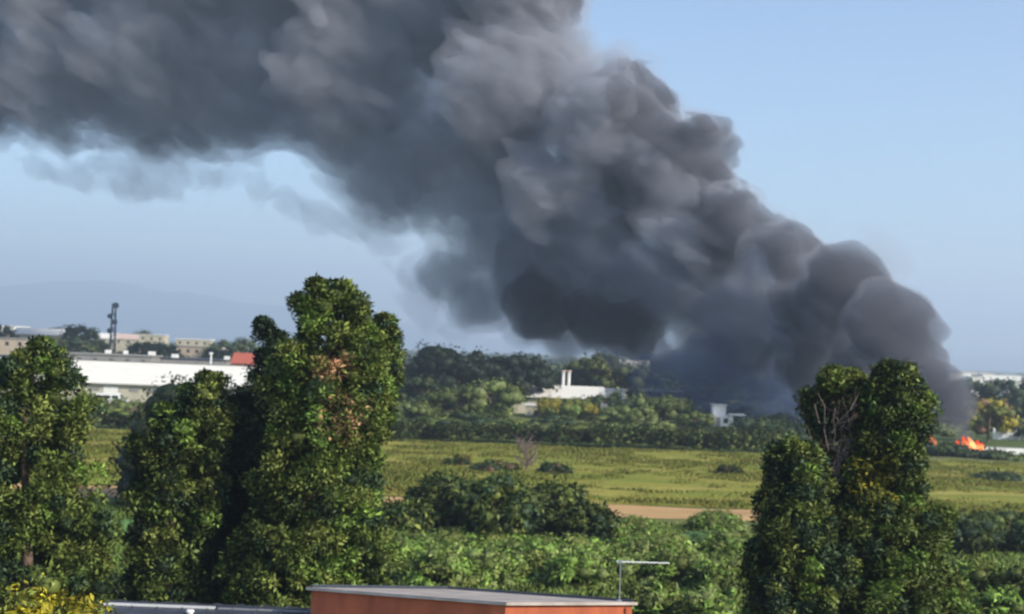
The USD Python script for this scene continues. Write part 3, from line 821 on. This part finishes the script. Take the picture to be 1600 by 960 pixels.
for i, (px, w, py) in enumerate([(155, 8, 549), (183, 6, 548), (225, 10, 552), (262, 10, 553), (345, 8, 556)]):
    q = at(px, py, 403)
    s = thing("roof_unit", (q[0], 405, q[2] - 0.6), ["white roof unit farthest left on the grey workshop", "second white roof unit from the left on the grey workshop", "wide white roof unit at the right end of the grey workshop", "pale roof unit at the left end of the dark grey workshop", "pale roof unit at the right end of the dark grey workshop"][i], "roof unit")
    ww = w * 403 / FPX
    zt = {True: at(160, 553, 400)[2], False: at(292, 560, 410)[2]}[px < 235]
    s.GetAttribute("xformOp:translate").Set(Gf.Vec3d(float(q[0]), 412.0, float(zt)))
    MB().box((0, 0, 0.5), (ww, 1.4, 1.0)).build("casing", "white_paint", s)
    MB().box((0, 0, 1.06), (ww * 0.7, 1.0, 0.12)).build("lid", "grey_roof", s)

# white wall strips and road at the right
for px, py, w, d, lab in [(1582, 666, 60, 300, "white wall strip at the right edge, level with the flames"), (1574, 708, 70, 246, "pale low wall at the right edge just below the flames")]:
    q = at(px, py, d)
    t = thing("low_wall", (q[0], d, 0), lab, "wall")
    hgt = max(q[2], 1.0) + 0.3
    MB().box((0, 0, hgt / 2), (w * d / FPX, 0.3, hgt)).build("masonry", "white_paint", t)
    MB().box((0, 0, hgt + 0.05), (w * d / FPX + 0.2, 0.45, 0.1)).build("coping", "grey_roof", t)

# mast on the left skyline
D = 520
q = at(176, 530, D); zt = at(176, 474, D)[2]
t = thing("radio_mast", (q[0], D, 0), "dark lattice mast with drum antennas rising above the left skyline", "mast")
mb = MB()
for sx in (-1, 1):
    for sy in (-1, 1):
        mb.tube([[sx * 1.1, sy * 1.1, 0], [sx * 0.55, sy * 0.55, zt]], [0.22, 0.16], 5)
for k in range(10):
    z0, z1 = zt * k / 10, zt * (k + 1) / 10
    w0, w1 = 1.1 - 0.55 * k / 10, 1.1 - 0.55 * (k + 1) / 10
    s = 1 if k % 2 else -1
    for y in (-1, 1):
        mb.tube([[-s * w0, y * w0, z0], [s * w1, y * w1, z1]], [0.1, 0.1], 4)
        mb.tube([[y * w0, -s * w0, z0], [y * w1, s * w1, z1]], [0.1, 0.1], 4)
mb.build("lattice", "mast_paint", t)
for dx, zf, r in ((0.9, 0.97, 1.1), (-1.1, 0.82, 0.9), (0.7, 0.74, 1.0), (-0.9, 0.62, 1.0)):
    d = trimesh.creation.cylinder(r, 1.0, sections=14); d.apply_transform(trimesh.transformations.rotation_matrix(PI / 2, [1, 0.3 * dx, 0])); d.apply_translation((dx, -0.8, zt * zf))
    obj("antenna_drum", d, "mast_paint", t, smooth=30)

# skyline trees: individuals one can tell apart, and the far wood
sky_proto = None
for i, (px, ty, w, d, lab) in enumerate([
        (0, 499, 60, 560, "dark hump of a tree cut by the left edge on the skyline"), (128, 501, 66, 580, "round dark tree on the skyline just left of the mast"), (95, 506, 60, 620, "flat dark tree left of the round one on the skyline"),
        (115, 522, 70, 480, "grey green tree below the round skyline tree"), (150, 526, 50, 500, "grey green tree at the foot of the mast"), (228, 528, 70, 520, "domed dark tree right of the pinkish skyline house"),
        (258, 532, 50, 500, "smaller domed tree left of the beige house"), (225, 512, 40, 900, "small bluish tree on the horizon behind the cream skyline house"), (355, 526, 60, 560, "dark tree on the skyline left of the tallest conifers"), (385, 522, 46, 560, "dark skyline tree touching the black shaded conifer"), (340, 540, 50, 480, "grey green tree above the warehouse's right end"),
        (60, 540, 60, 420, "dull green tree behind the top of the left conifer"), (190, 545, 60, 440, "dark low tree behind the grey workshop"), (275, 548, 60, 440, "dark low tree behind the dark grey workshop")]):
    a = at(px, ty, d)
    ww = w * d / FPX
    if sky_proto is None:
        sky_proto = blob_tree("skyline_tree", lab, (a[0], d, 0), a[2], ww, FARP + [PALE * 0.45], [2, 2, 2, 2], 500, lumps=60, per=20, size=1.1)
        H0, W0 = a[2], ww
    else:
        copy_of(sky_proto, (a[0], d, 0), lab, "tree", rotz=37.0 * i, scale=(ww / W0, ww / W0, a[2] / H0))

def unit_clump(seed, cols):
    rg = np.random.default_rng(seed)
    d = rg.normal(size=(16, 3)); d /= np.linalg.norm(d, axis=1, keepdims=True)
    c = d * 0.62 * np.array([1, 1, 0.8]); c[:, 2] += 0.55
    lr = rg.uniform(0.25, 0.42, 16)
    cc = mix_cols(cols, [1] * len(cols), 16, rg)
    return join(leaves(c, lr, cc, 12, 0.3, rg), core_blobs(c, lr, cc))


rg = np.random.default_rng(61)
N = 5200
yy = 440 + 2600 * rg.uniform(size=N) ** 2.2
xx = rg.uniform(-0.55, 0.55, N) * yy
hgt = rg.uniform(3.0, 6.5, N) * np.where(yy > 900, 1.15, 1)
keep = meshkit.fbm(np.stack([xx * 0.012, yy * 0.02, 0 * xx], -1), 3, 17) > 0.42
keep &= ~((xx > 20) & (xx < 140) & (yy < 520) & (xx < 40))
xx, yy, hgt = xx[keep], yy[keep], hgt[keep]
instancer("distant_wood", [unit_clump(1, FARP), unit_clump(2, [DARK, GREEN * 0.6, PALE * 0.5]), unit_clump(3, [GREEN * 0.6, OLIVE * 0.6, DARK])], np.stack([xx, yy, 0 * xx], -1), rg.integers(0, 3, len(xx)),
          np.stack([hgt * rg.uniform(0.8, 1.6, len(xx)), hgt * rg.uniform(0.8, 1.4, len(xx)), hgt * 0.8], -1), "far dark green wood and hedges fading toward the horizon", "wood")
N = 700
yy = rg.uniform(236, 440, N); xx = rg.uniform(-0.45, 0.5, N) * yy
keep = meshkit.fbm(np.stack([xx * 0.03, yy * 0.05, 0 * xx], -1), 3, 23) > 0.44
keep &= ~((xx / yy < -0.16) & (xx / yy > -0.40) & (yy > 255) & (yy < 345)) & ~((np.abs(xx / yy - 0.03) < 0.05) & (yy > 300) & (yy < 360)) & ~((np.abs(xx / yy - 0.15) < 0.03) & (yy < 330)) & ~((xx / yy > 0.27) & (yy < 290))
xx, yy = xx[keep], yy[keep]
hgt = rg.uniform(1.4, 3.2, len(xx))
instancer("scrub", [unit_clump(4, [DARK, GREEN * 0.7]), unit_clump(5, [GREEN, PALE * 0.6]), unit_clump(6, [OLIVE * 0.8, GREEN * 0.8])], np.stack([xx, yy, 0 * xx], -1), rg.integers(0, 3, len(xx)),
          np.stack([hgt * 1.6, hgt * 1.4, hgt * 0.8], -1), "low dark scrub between the far hedge and the houses", "scrub")

# town houses fading into the distance
town = None
for i in range(46):
    yy_ = rg.uniform(800, 2300); xx_ = rg.uniform(-0.40, -0.08) * yy_ if i < 34 else rg.uniform(0.30, 0.40) * yy_
    lab, grp = "tiny pale house among the trees far off on the horizon", "tiny pale houses far off on the horizon"
    if town is None:
        town = thing("distant_house", (xx_, yy_, 0), lab, "house", grp)
        mw, mr = MB(), MB(); gable(mw, mr, -6, 6, 0, 9, 6.2, 8.6); mw.build("wall", "cream_wall", town); mr.build("roof", "pink_wall", town)
    else:
        copy_of(town, (xx_, yy_, 0), lab, "house", grp, rotz=rg.uniform(-30, 30), scale=(rg.uniform(0.8, 2.6), 1, rg.uniform(0.7, 1.1)))

# ------------------------------------------------------------------ red house, dark roof and antenna in front
TH = math.radians(37)
D = 44.0
cr = at(790, 941, D)
u = np.array([-math.cos(TH), math.sin(TH)]); v = np.array([math.sin(TH), math.cos(TH)])


def along(d2, px, py):
    """How far along the direction d2 from the near corner the bearing px lies, and the height seen there at py."""
    lo, hi = 0.0, 40.0
    for _ in range(60):
        mid = (lo + hi) / 2
        P = cr[:2] + d2 * mid
        q_ = at(px, py, P[1])
        lo, hi = (mid, hi) if (P[0] - q_[0]) * (1 if d2[0] < 0 else -1) > 0 else (lo, mid)
    return lo, at(px, py, (cr[:2] + d2 * lo)[1])[2]


LU, zu = along(u, 487, 918)
LV, zv = along(v, 988, 941)


def roofz(a, b):
    return cr[2] + (zu - cr[2]) / LU * a + (zv - cr[2]) / LV * b


t = thing("red_house", (cr[0], D, 0), "terracotta red house with flat pale roof at the bottom", "house")
def loc2(a, b, z):
    p = u * a + v * b
    return [p[0], p[1], z]
cs = [(0, 0), (LU, 0), (LU, LV), (0, LV)]
wv = [loc2(a, b, 0) for a, b in cs] + [loc2(a, b, roofz(a, b) - 0.10) for a, b in cs]
MB().poly(wv, [[0, 4, 5, 1], [1, 5, 6, 2], [2, 6, 7, 3], [3, 7, 4, 0]]).build("wall", "terracotta_wall", t)
o = 0.14
rs = [(-o, -o), (LU + o, -o), (LU + o, LV + o), (-o, LV + o)]
rv = [loc2(a, b, roofz(a, b)) for a, b in rs] + [loc2(a, b, roofz(a, b) - 0.098) for a, b in rs]
MB().poly(rv, [[0, 3, 2, 1], [4, 5, 6, 7], [0, 1, 5, 4], [1, 2, 6, 5], [2, 3, 7, 6], [3, 0, 4, 7]]).build("roof", "roof_screed", t)
kb = MB()   # raised kerb along the roof's edge
for (a0_, b0_), (a1_, b1_) in (((0, LV), (LU, LV)), ((LU, 0), (LU, LV))):
    n_ = np.array([a1_ - a0_, b1_ - b0_]); ln = np.linalg.norm(n_)
    pp = [loc2(a0_, b0_, roofz(a0_, b0_) + 0.03), loc2(a1_, b1_, roofz(a1_, b1_) + 0.03)]
    kb.tube(pp, [0.07, 0.07], 4)
kb.build("roof_edge", "dark_roof", t)
for a_, w_ in ((5.2, 1.3), (2.6, 1.3)):
    c_ = loc2(a_, -0.01, roofz(a_, 0) - 1.75)
    wn = MB().box(c_, (w_, 0.12, 1.5), rz=-TH).build("window", "glass_dark", t)
    MB().box([c_[0] - v[0] * 0.03, c_[1] - v[1] * 0.03, c_[2] + 0.82], (w_ + 0.3, 0.2, 0.12), rz=-TH).build("lintel", "dark_roof", wn)
    MB().box([c_[0] - v[0] * 0.03, c_[1] - v[1] * 0.03, c_[2] - 0.82], (w_ + 0.3, 0.26, 0.1), rz=-TH).build("sill", "roof_screed", wn)
c_ = loc2(0.45, -0.14, roofz(0.45, 0) - 0.55)
lp = MB().box(c_, (0.22, 0.26, 0.16), rz=-TH).build("wall_lamp", "white_paint", t)
c_ = loc2(-0.02, 4.0, roofz(0, 4.0) - 1.5)
wn = MB().box(c_, (0.12, 1.2, 1.4), rz=-TH).build("window", "glass_dark", t)
dp = MB().tube([loc2(-0.07, LV - 0.5, 0.1), loc2(-0.07, LV - 0.5, roofz(0, LV - 0.5) - 0.2)], [0.05, 0.05], 8).build("drainpipe", "terracotta_wall", t)

q = np.array(loc2(0.35, LV - 0.35, 0)) + [cr[0], D, 0]
zb = roofz(0.35, LV - 0.35)
zt = at(968, 878, q[1])[2]
qx = at(969, 900, q[1])[0]
t = thing("tv_antenna", (qx, q[1], zb), "thin television antenna with a white boom on the red house roof", "antenna")
hh = zt - zb
MB().tube([[0, 0, -0.02], [0, 0, hh + 0.04]], [0.024, 0.02], 6).build("pole", "steel", t)
bl = 76 * q[1] / FPX
MB().tube([[-0.15, 0, hh], [bl, 0.1, hh - 0.0]], [0.025, 0.025], 6).build("boom", "aluminium", t)
for k in range(11):
    x = -0.1 + (bl + 0.05) * k / 10
    MB().tube([[x, -0.32 + 0.012 * k, hh], [x, 0.32 - 0.012 * k, hh]], [0.011, 0.011], 4).build("element", "aluminium", t)
MB().box((0.0, 0, hh), (0.09, 0.09, 0.12)).build("clamp", "steel", t)
MB().box((0, 0, 0.02), (0.18, 0.18, 0.05)).build("foot", "steel", t)

# dark roofed outbuilding at the bottom left
D = 50.0
e0, e1 = at(150, 944.5, D), at(500, 957.5, D)
zr = (e0[2] + e1[2]) / 2
L_ = e1[0] - e0[0]
t = thing("dark_roofed_outbuilding", ((e0[0] + e1[0]) / 2, D, 0), "dark blue roofed outbuilding with a pale ridge and white vent at the bottom left", "outbuilding")
arc = [(s, zr - 0.055 * s * s) for s in np.linspace(-4.2, 4.2, 15)]
rv, rf_ = [], []
for s, z in arc:
    rv += [[-L_ / 2, s, z], [L_ / 2, s, z], [-L_ / 2, s, z - 0.12], [L_ / 2, s, z - 0.12]]
for i in range(len(arc) - 1):
    a, b = i * 4, i * 4 + 4
    rf_ += [[a, a + 1, b + 1, b], [a + 2, b + 2, b + 3, a + 3], [a, b, b + 2, a + 2], [a + 1, a + 3, b + 3, b + 1]]
rf_ += [[0, 2, 3, 1], [56, 57, 59, 58]]
MB().poly(rv, rf_).build("roof", "dark_roof", t, smooth=30)
ze = arc[0][1] - 0.12
MB().box((0, 0, ze / 2), (L_ - 0.5, 7.6, ze)).build("wall", "beige_wall", t)
rd = MB()
for k in range(9):   # standing seams
    x = -L_ / 2 + L_ * (k + 0.5) / 9
    rd.tube([[x, s, z + 0.02] for s, z in arc], 0.025, 4)
rd.build("roof_seams", "dark_roof", t)
MB().box((-L_ * 0.23, 0, zr + 0.035), (L_ * 0.52, 0.22, 0.06)).build("ridge_cap", "aluminium", t)
MB().box((L_ * 0.27, 0, zr + 0.02), (L_ * 0.45, 0.16, 0.035)).build("ridge_cap", "steel", t)
vx = at(307, 953, D)[0] - (e0[0] + e1[0]) / 2
vt = MB().tube([[vx, -1.0, zr - 0.12], [vx, -1.0, zr + 0.06]], [0.10, 0.10], 12).build("vent", "white_paint", t, smooth=30)
MB().tube([[vx, -1.0, zr + 0.06], [vx, -1.0, zr + 0.12]], [0.15, 0.12], 12).build("vent_cap", "white_paint", vt, smooth=30)

# ------------------------------------------------------------------ fire
MAT["flame"] = usdkit.material(stage, "/World/Looks/flame", {
    "a": ("attribute", {"attribute": "leaf_color"}), "e": ("emission", {"strength": 1.0})}, [("a.color", "e.color")], surface="e.emission")


def flame(label, px, base_py, wpx, hpx, dist, seed, gain=1.0):
    rgf = np.random.default_rng(seed)
    q = at(px, base_py, dist)
    w, hh = wpx * dist / FPX, hpx * dist / FPX
    t = thing("flame", (q[0], dist, q[2]), label, "fire")
    for k in range(11):
        x = (k / 10 - 0.5) * w * 0.85
        H = hh * rgf.uniform(0.45, 1.05) * (1.0 - 0.5 * abs(k / 10 - 0.45))
        r = w * rgf.uniform(0.09, 0.15)
        m = trimesh.creation.icosphere(3)
        p = np.array(m.vertices)
        zz = (p[:, 2] + 1) / 2
        taper = np.clip(1.3 - zz, 0.06, 1) ** 0.6
        sw = 0.4 * r * np.sin(zz * 6 + k * 2.1) - zz * H * 0.35
        n = 0.7 + 0.7 * meshkit.noise(p * 2.6 + seed + k * 3, 1)
        pos = np.stack([x + p[:, 0] * r * taper * n + sw, p[:, 1] * r * taper * n + rgf.normal() * 0.4, zz * H - 0.2], -1)
        hot = np.clip(1.1 - zz * 0.9 - 1.5 * abs(k / 10 - 0.58), 0, 1)[:, None]
        col = (np.array([[0.75, 0.07, 0.02]]) * (1 - hot) + np.array([[3.6, 1.5, 0.55]]) * hot) * gain
        obj("tongue", (pos, np.array(m.faces)), "flame", t, smooth=True, color=col)
    return t


flame("orange flames burning at the foot of the smoke column", 1521, 708, 42, 29, 252, 5)
flame("small dull red flames glimpsed beside the fresh green conifer", 1459, 695, 12, 20, 254, 6, 0.28)

# ------------------------------------------------------------------ smoke
def surface_net(F, level, org, step, least=900):
    """Closed mesh of the region F > level on a regular grid (vectorised naive surface nets)."""
    G = F - level
    G[0], G[-1], G[:, 0], G[:, -1], G[:, :, 0], G[:, :, -1] = (-1e-3,) * 6
    S = G > 0
    lab_, cnt_ = ndimage.label(S)
    size_ = np.bincount(lab_.ravel())
    G[S & (size_[lab_] < least)] = -1e-3
    S = G > 0
    nx, ny, nz_ = np.array(G.shape) - 1
    cnt = np.zeros((nx, ny, nz_), np.int8)
    for a, b, c in np.ndindex(2, 2, 2):
        cnt += S[a:a + nx, b:b + ny, c:c + nz_]
    cells = np.argwhere((cnt > 0) & (cnt < 8))
    vid = -np.ones((nx, ny, nz_), np.int64)
    vid[tuple(cells.T)] = np.arange(len(cells))
    acc, w = np.zeros((len(cells), 3)), np.zeros(len(cells))
    for ax in range(3):
        for o1, o2 in np.ndindex(2, 2):
            a = np.zeros(3, int); oth = [k for k in range(3) if k != ax]
            a[oth[0]], a[oth[1]] = o1, o2
            b = a.copy(); b[ax] = 1
            ga, gb = G[tuple((cells + a).T)], G[tuple((cells + b).T)]
            cr_ = (ga > 0) != (gb > 0)
            tt = np.where(cr_, ga / np.where(cr_, ga - gb, 1), 0)
            pt = a + tt[:, None] * (b - a)
            acc += pt * cr_[:, None]; w += cr_
    V = org + (cells + acc / w[:, None]) * step
    faces = []
    for ax in range(3):
        o = [k for k in range(3) if k != ax]
        sl0 = [slice(None)] * 3; sl1 = [slice(None)] * 3
        sl0[ax] = slice(0, -1); sl1[ax] = slice(1, None)
        A, B = S[tuple(sl0)], S[tuple(sl1)]
        e = np.argwhere(A != B)
        e = e[(e[:, o[0]] > 0) & (e[:, o[1]] > 0) & (e[:, o[0]] < G.shape[o[0]] - 1) & (e[:, o[1]] < G.shape[o[1]] - 1)]
        d0, d1 = np.zeros(3, int), np.zeros(3, int); d0[o[0]] = 1; d1[o[1]] = 1
        q = np.stack([vid[tuple((e - d0 - d1).T)], vid[tuple((e - d1).T)], vid[tuple(e.T)], vid[tuple((e - d0).T)]], 1)
        flip = A[tuple(e.T)] != (ax != 1)
        q[flip] = q[flip][:, ::-1]
        faces.append(q)
    F4 = np.vstack(faces)
    return V, F4


WIND = np.array([-0.68, 0.66, 0.30]) / np.linalg.norm([-0.68, 0.66, 0.30])


def billow(P, seed, scales, amps, stretch=0.5):
    """Torn puffs drawn out along the wind: each octave turned a little its own way, part folded, part smooth."""
    out = np.zeros(len(P))
    rgb_ = np.random.default_rng(seed)
    for i, (s, a) in enumerate(zip(scales, amps)):
        w = WIND + rgb_.normal(size=3) * 0.16
        w /= np.linalg.norm(w)
        Q = np.eye(3) - (1 - stretch) * np.outer(w, w)
        R_, _ = np.linalg.qr(rgb_.normal(size=(3, 3)))
        Z = (P @ Q) @ R_ / s + 50 * rgb_.uniform(size=3)
        n = meshkit.noise(Z, seed + i)
        m = meshkit.noise(Z * 1.63 + 9.1, seed + 40 + i)
        out += a * (0.62 * (np.abs(2 * n - 1) * 1.7 - 0.6) + 0.9 * (m - 0.5))
    return out


def smoke_field(balls, step, margin, seed, scales, amps, lo=-0.45, stretch=0.5, soft=0.3, weight=1.0, calm=0):
    B = []
    for px, py, rp, d in balls:
        c = at(px, py, d); B.append([*c, rp * d / FPX])
    B = np.array(B)
    mn = (B[:, :3] - B[:, 3:]).min(0) - margin; mx = (B[:, :3] + B[:, 3:]).max(0) + margin
    mn[2] = max(mn[2], 0.3)
    shp = np.ceil((mx - mn) / step).astype(int) + 1
    F = np.full(shp, -1.0, np.float32)
    ax = [mn[k] + np.arange(shp[k]) * step for k in range(3)]
    for x, y, z, r in B:
        R = r * 1.6
        sl = tuple(slice(max(0, int((c - R - mn[k]) / step)), max(1, int((c + R - mn[k]) / step) + 2)) for k, c in enumerate((x, y, z)))
        d = np.sqrt((ax[0][sl[0]][:, None, None] - x) ** 2 + (ax[1][sl[1]][None, :, None] - y) ** 2 + (ax[2][sl[2]][None, None, :] - z) ** 2)
        v = (1 - d / r) * np.minimum(1.0, r / 14.0) ** 0.0
        old = F[sl]
        k = soft
        hblend = np.clip(0.5 + 0.5 * (v - old) / k, 0, 1)
        F[sl] = old * (1 - hblend) + v * hblend + k * hblend * (1 - hblend)
    near = np.argwhere((F > lo) & (F < 0.62))
    P = mn + near * step
    F *= weight
    C = F.copy()
    F[tuple(near.T)] += (billow(P, seed, scales, amps, stretch) * (1 + 0.9 * np.clip((P[:, 0] - 15) / 60, 0, 1))).astype(np.float32)
    if calm:    # the same plume with its fine folds left out, for the soft outer layer
        C[tuple(near.T)] += (billow(P, seed, scales[:calm], amps[:calm], stretch) * (1 + 0.9 * np.clip((P[:, 0] - 15) / 60, 0, 1))).astype(np.float32)
        return F, C, mn
    return F, mn


def volume_mat(name, color, density, aniso=0.0):
    MAT[name] = usdkit.material(stage, f"/World/Looks/{name}", {"v": ("principled_volume", {"color": color, "density": density, "anisotropy": aniso})}, [], volume="v.volume")


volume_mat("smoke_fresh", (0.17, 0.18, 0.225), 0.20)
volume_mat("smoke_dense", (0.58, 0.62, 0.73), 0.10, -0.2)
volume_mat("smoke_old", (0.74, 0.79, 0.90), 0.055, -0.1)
volume_mat("smoke_black", (0.02, 0.03, 0.07), 0.11)
volume_mat("smoke_mid", (0.62, 0.65, 0.73), 0.034)
volume_mat("smoke_wisp", (0.62, 0.66, 0.72), 0.022)
volume_mat("smoke_blue", (0.24, 0.33, 0.58), 0.085)
def drift(px):
    return float(np.interp(px, [-250, 0, 400, 700, 900, 1100, 1250, 1385, 1520], [555, 530, 490, 445, 405, 370, 330, 283, 255]))


def balls(rows):
    return [(x, y, r, drift(x) + (e[0] if e else 0)) for x, y, r, *e in rows]


NEAR = [(700, 425, 56), (735, 478, 46), (1350, 560, 62), (1330, 600, 50), (1420, 600, 50), (1040, 556, 44), (965, 545, 42), (885, 532, 42), (1125, 575, 46), (1270, 590, 50), (820, 512, 40), (770, 468, 56), (850, 492, 56), (930, 510, 56), (1010, 522, 56), (1090, 540, 56), (1170, 556, 56), (1240, 560, 60), (1200, 520, 80), (1512, 692, 22), (1486, 640, 40),
        (1508, 676, 24), (1494, 650, 34), (1474, 608, 48), (1425, 560, 62), (1388, 520, 80), (1330, 470, 88), (1270, 500, 98), (1235, 425, 100), (1160, 490, 95), (1150, 355, 98), (1080, 430, 126), (960, 440, 112), (850, 452, 82),
        (1060, 270, 108), (960, 200, 124), (920, 320, 140), (1290, 560, 60), (1100, 520, 60)]
AWAY = [(960, 200, 118), (920, 320, 132), (860, 400, 90), (800, 370, 108), (820, 130, 145), (740, 250, 146), (620, 270, 106), (560, 130, 170), (820, -30, 130), (440, -20, 150), (700, 20, 140), (280, -20, 150), (420, 110, 140),
        (200, 165, 84), (295, 160, 88), (375, 180, 76), (260, 110, 140), (100, 120, 128), (-60, 110, 140), (-220, 100, 150), (600, -110, 190), (350, -90, 180), (80, -100, 190), (-180, -110, 180)]
t = thing("smoke_plume", (0, 0, 0), "huge dark grey smoke plume rising from the fire and drifting left", "smoke")
F, C, org = smoke_field(balls(NEAR + AWAY), 1.35, 8.0, 3, (24, 13, 7.0, 4.0, 2.4), (0.18, 0.19, 0.17, 0.13, 0.09), calm=3)
ii = np.argwhere(F > 0.12)
pp = org + ii * 1.35
where = np.zeros(F.shape, np.float32)
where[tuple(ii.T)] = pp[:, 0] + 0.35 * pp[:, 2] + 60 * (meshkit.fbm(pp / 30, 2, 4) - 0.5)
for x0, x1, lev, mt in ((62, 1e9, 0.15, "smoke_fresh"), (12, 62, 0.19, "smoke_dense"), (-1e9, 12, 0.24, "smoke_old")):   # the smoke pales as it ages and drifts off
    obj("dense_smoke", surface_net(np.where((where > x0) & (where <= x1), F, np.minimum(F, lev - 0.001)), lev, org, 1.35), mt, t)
obj("thin_smoke", surface_net(C, 0.05, org, 1.35, 3000), "smoke_mid", t)
DK = [(860, 462, 74, -14), (930, 488, 64, -14), (790, 440, 52, -8), (985, 510, 56, -14), (775, 485, 48, -8), (1060, 520, 48, -16)]
F, org = smoke_field(balls(DK), 1.2, 5.0, 14, (22, 11, 6, 3.2), (0.22, 0.24, 0.18, 0.12))
obj("black_smoke", surface_net(F, 0.10, org, 1.2, 4000), "smoke_black", t)
WISP = [(60, 262, 40), (120, 268, 46), (180, 270, 50), (240, 270, 52), (300, 272, 52), (350, 280, 48), (400, 302, 44), (450, 324, 40), (500, 340, 38), (550, 356, 38), (600, 388, 40), (640, 425, 44), (670, 468, 46), (715, 505, 40)]
F, org = smoke_field(balls(WISP), 1.3, 5.0, 24, (16, 9, 5, 2.6), (0.30, 0.34, 0.26, 0.16), stretch=0.3, soft=0.5, weight=0.55)
obj("pale_wisps", surface_net(F, 0.08, org, 1.3, 500), "smoke_wisp", t)
LOW = [(1150, 615, 72, 350), (1080, 600, 62, 360), (1215, 635, 62, 340), (1120, 570, 70, 350), (1280, 640, 60, 332), (1020, 585, 40, 370), (1180, 580, 60, 350), (1340, 620, 56, 325)]
t2 = thing("low_smoke", (0, 0, 0), "thin blue smoke veil hanging over the houses below the plume", "smoke")
F, org = smoke_field(LOW, 1.2, 5.0, 8, (18, 9, 5, 2.8), (0.26, 0.26, 0.2, 0.12))
obj("veil", surface_net(F, 0.0, org, 1.2), "smoke_blue", t2)

# ------------------------------------------------------------------ haze over the plain
volume_mat("haze_air", (0.70, 0.85, 1.0), 0.00022, 0.2)
hz = obj("haze", MB().box((0, 6650, 309), (21800, 14300, 620)).p[0], "haze_air")
tag(hz, "pale blue summer haze over the plain", "haze", kind="stuff")
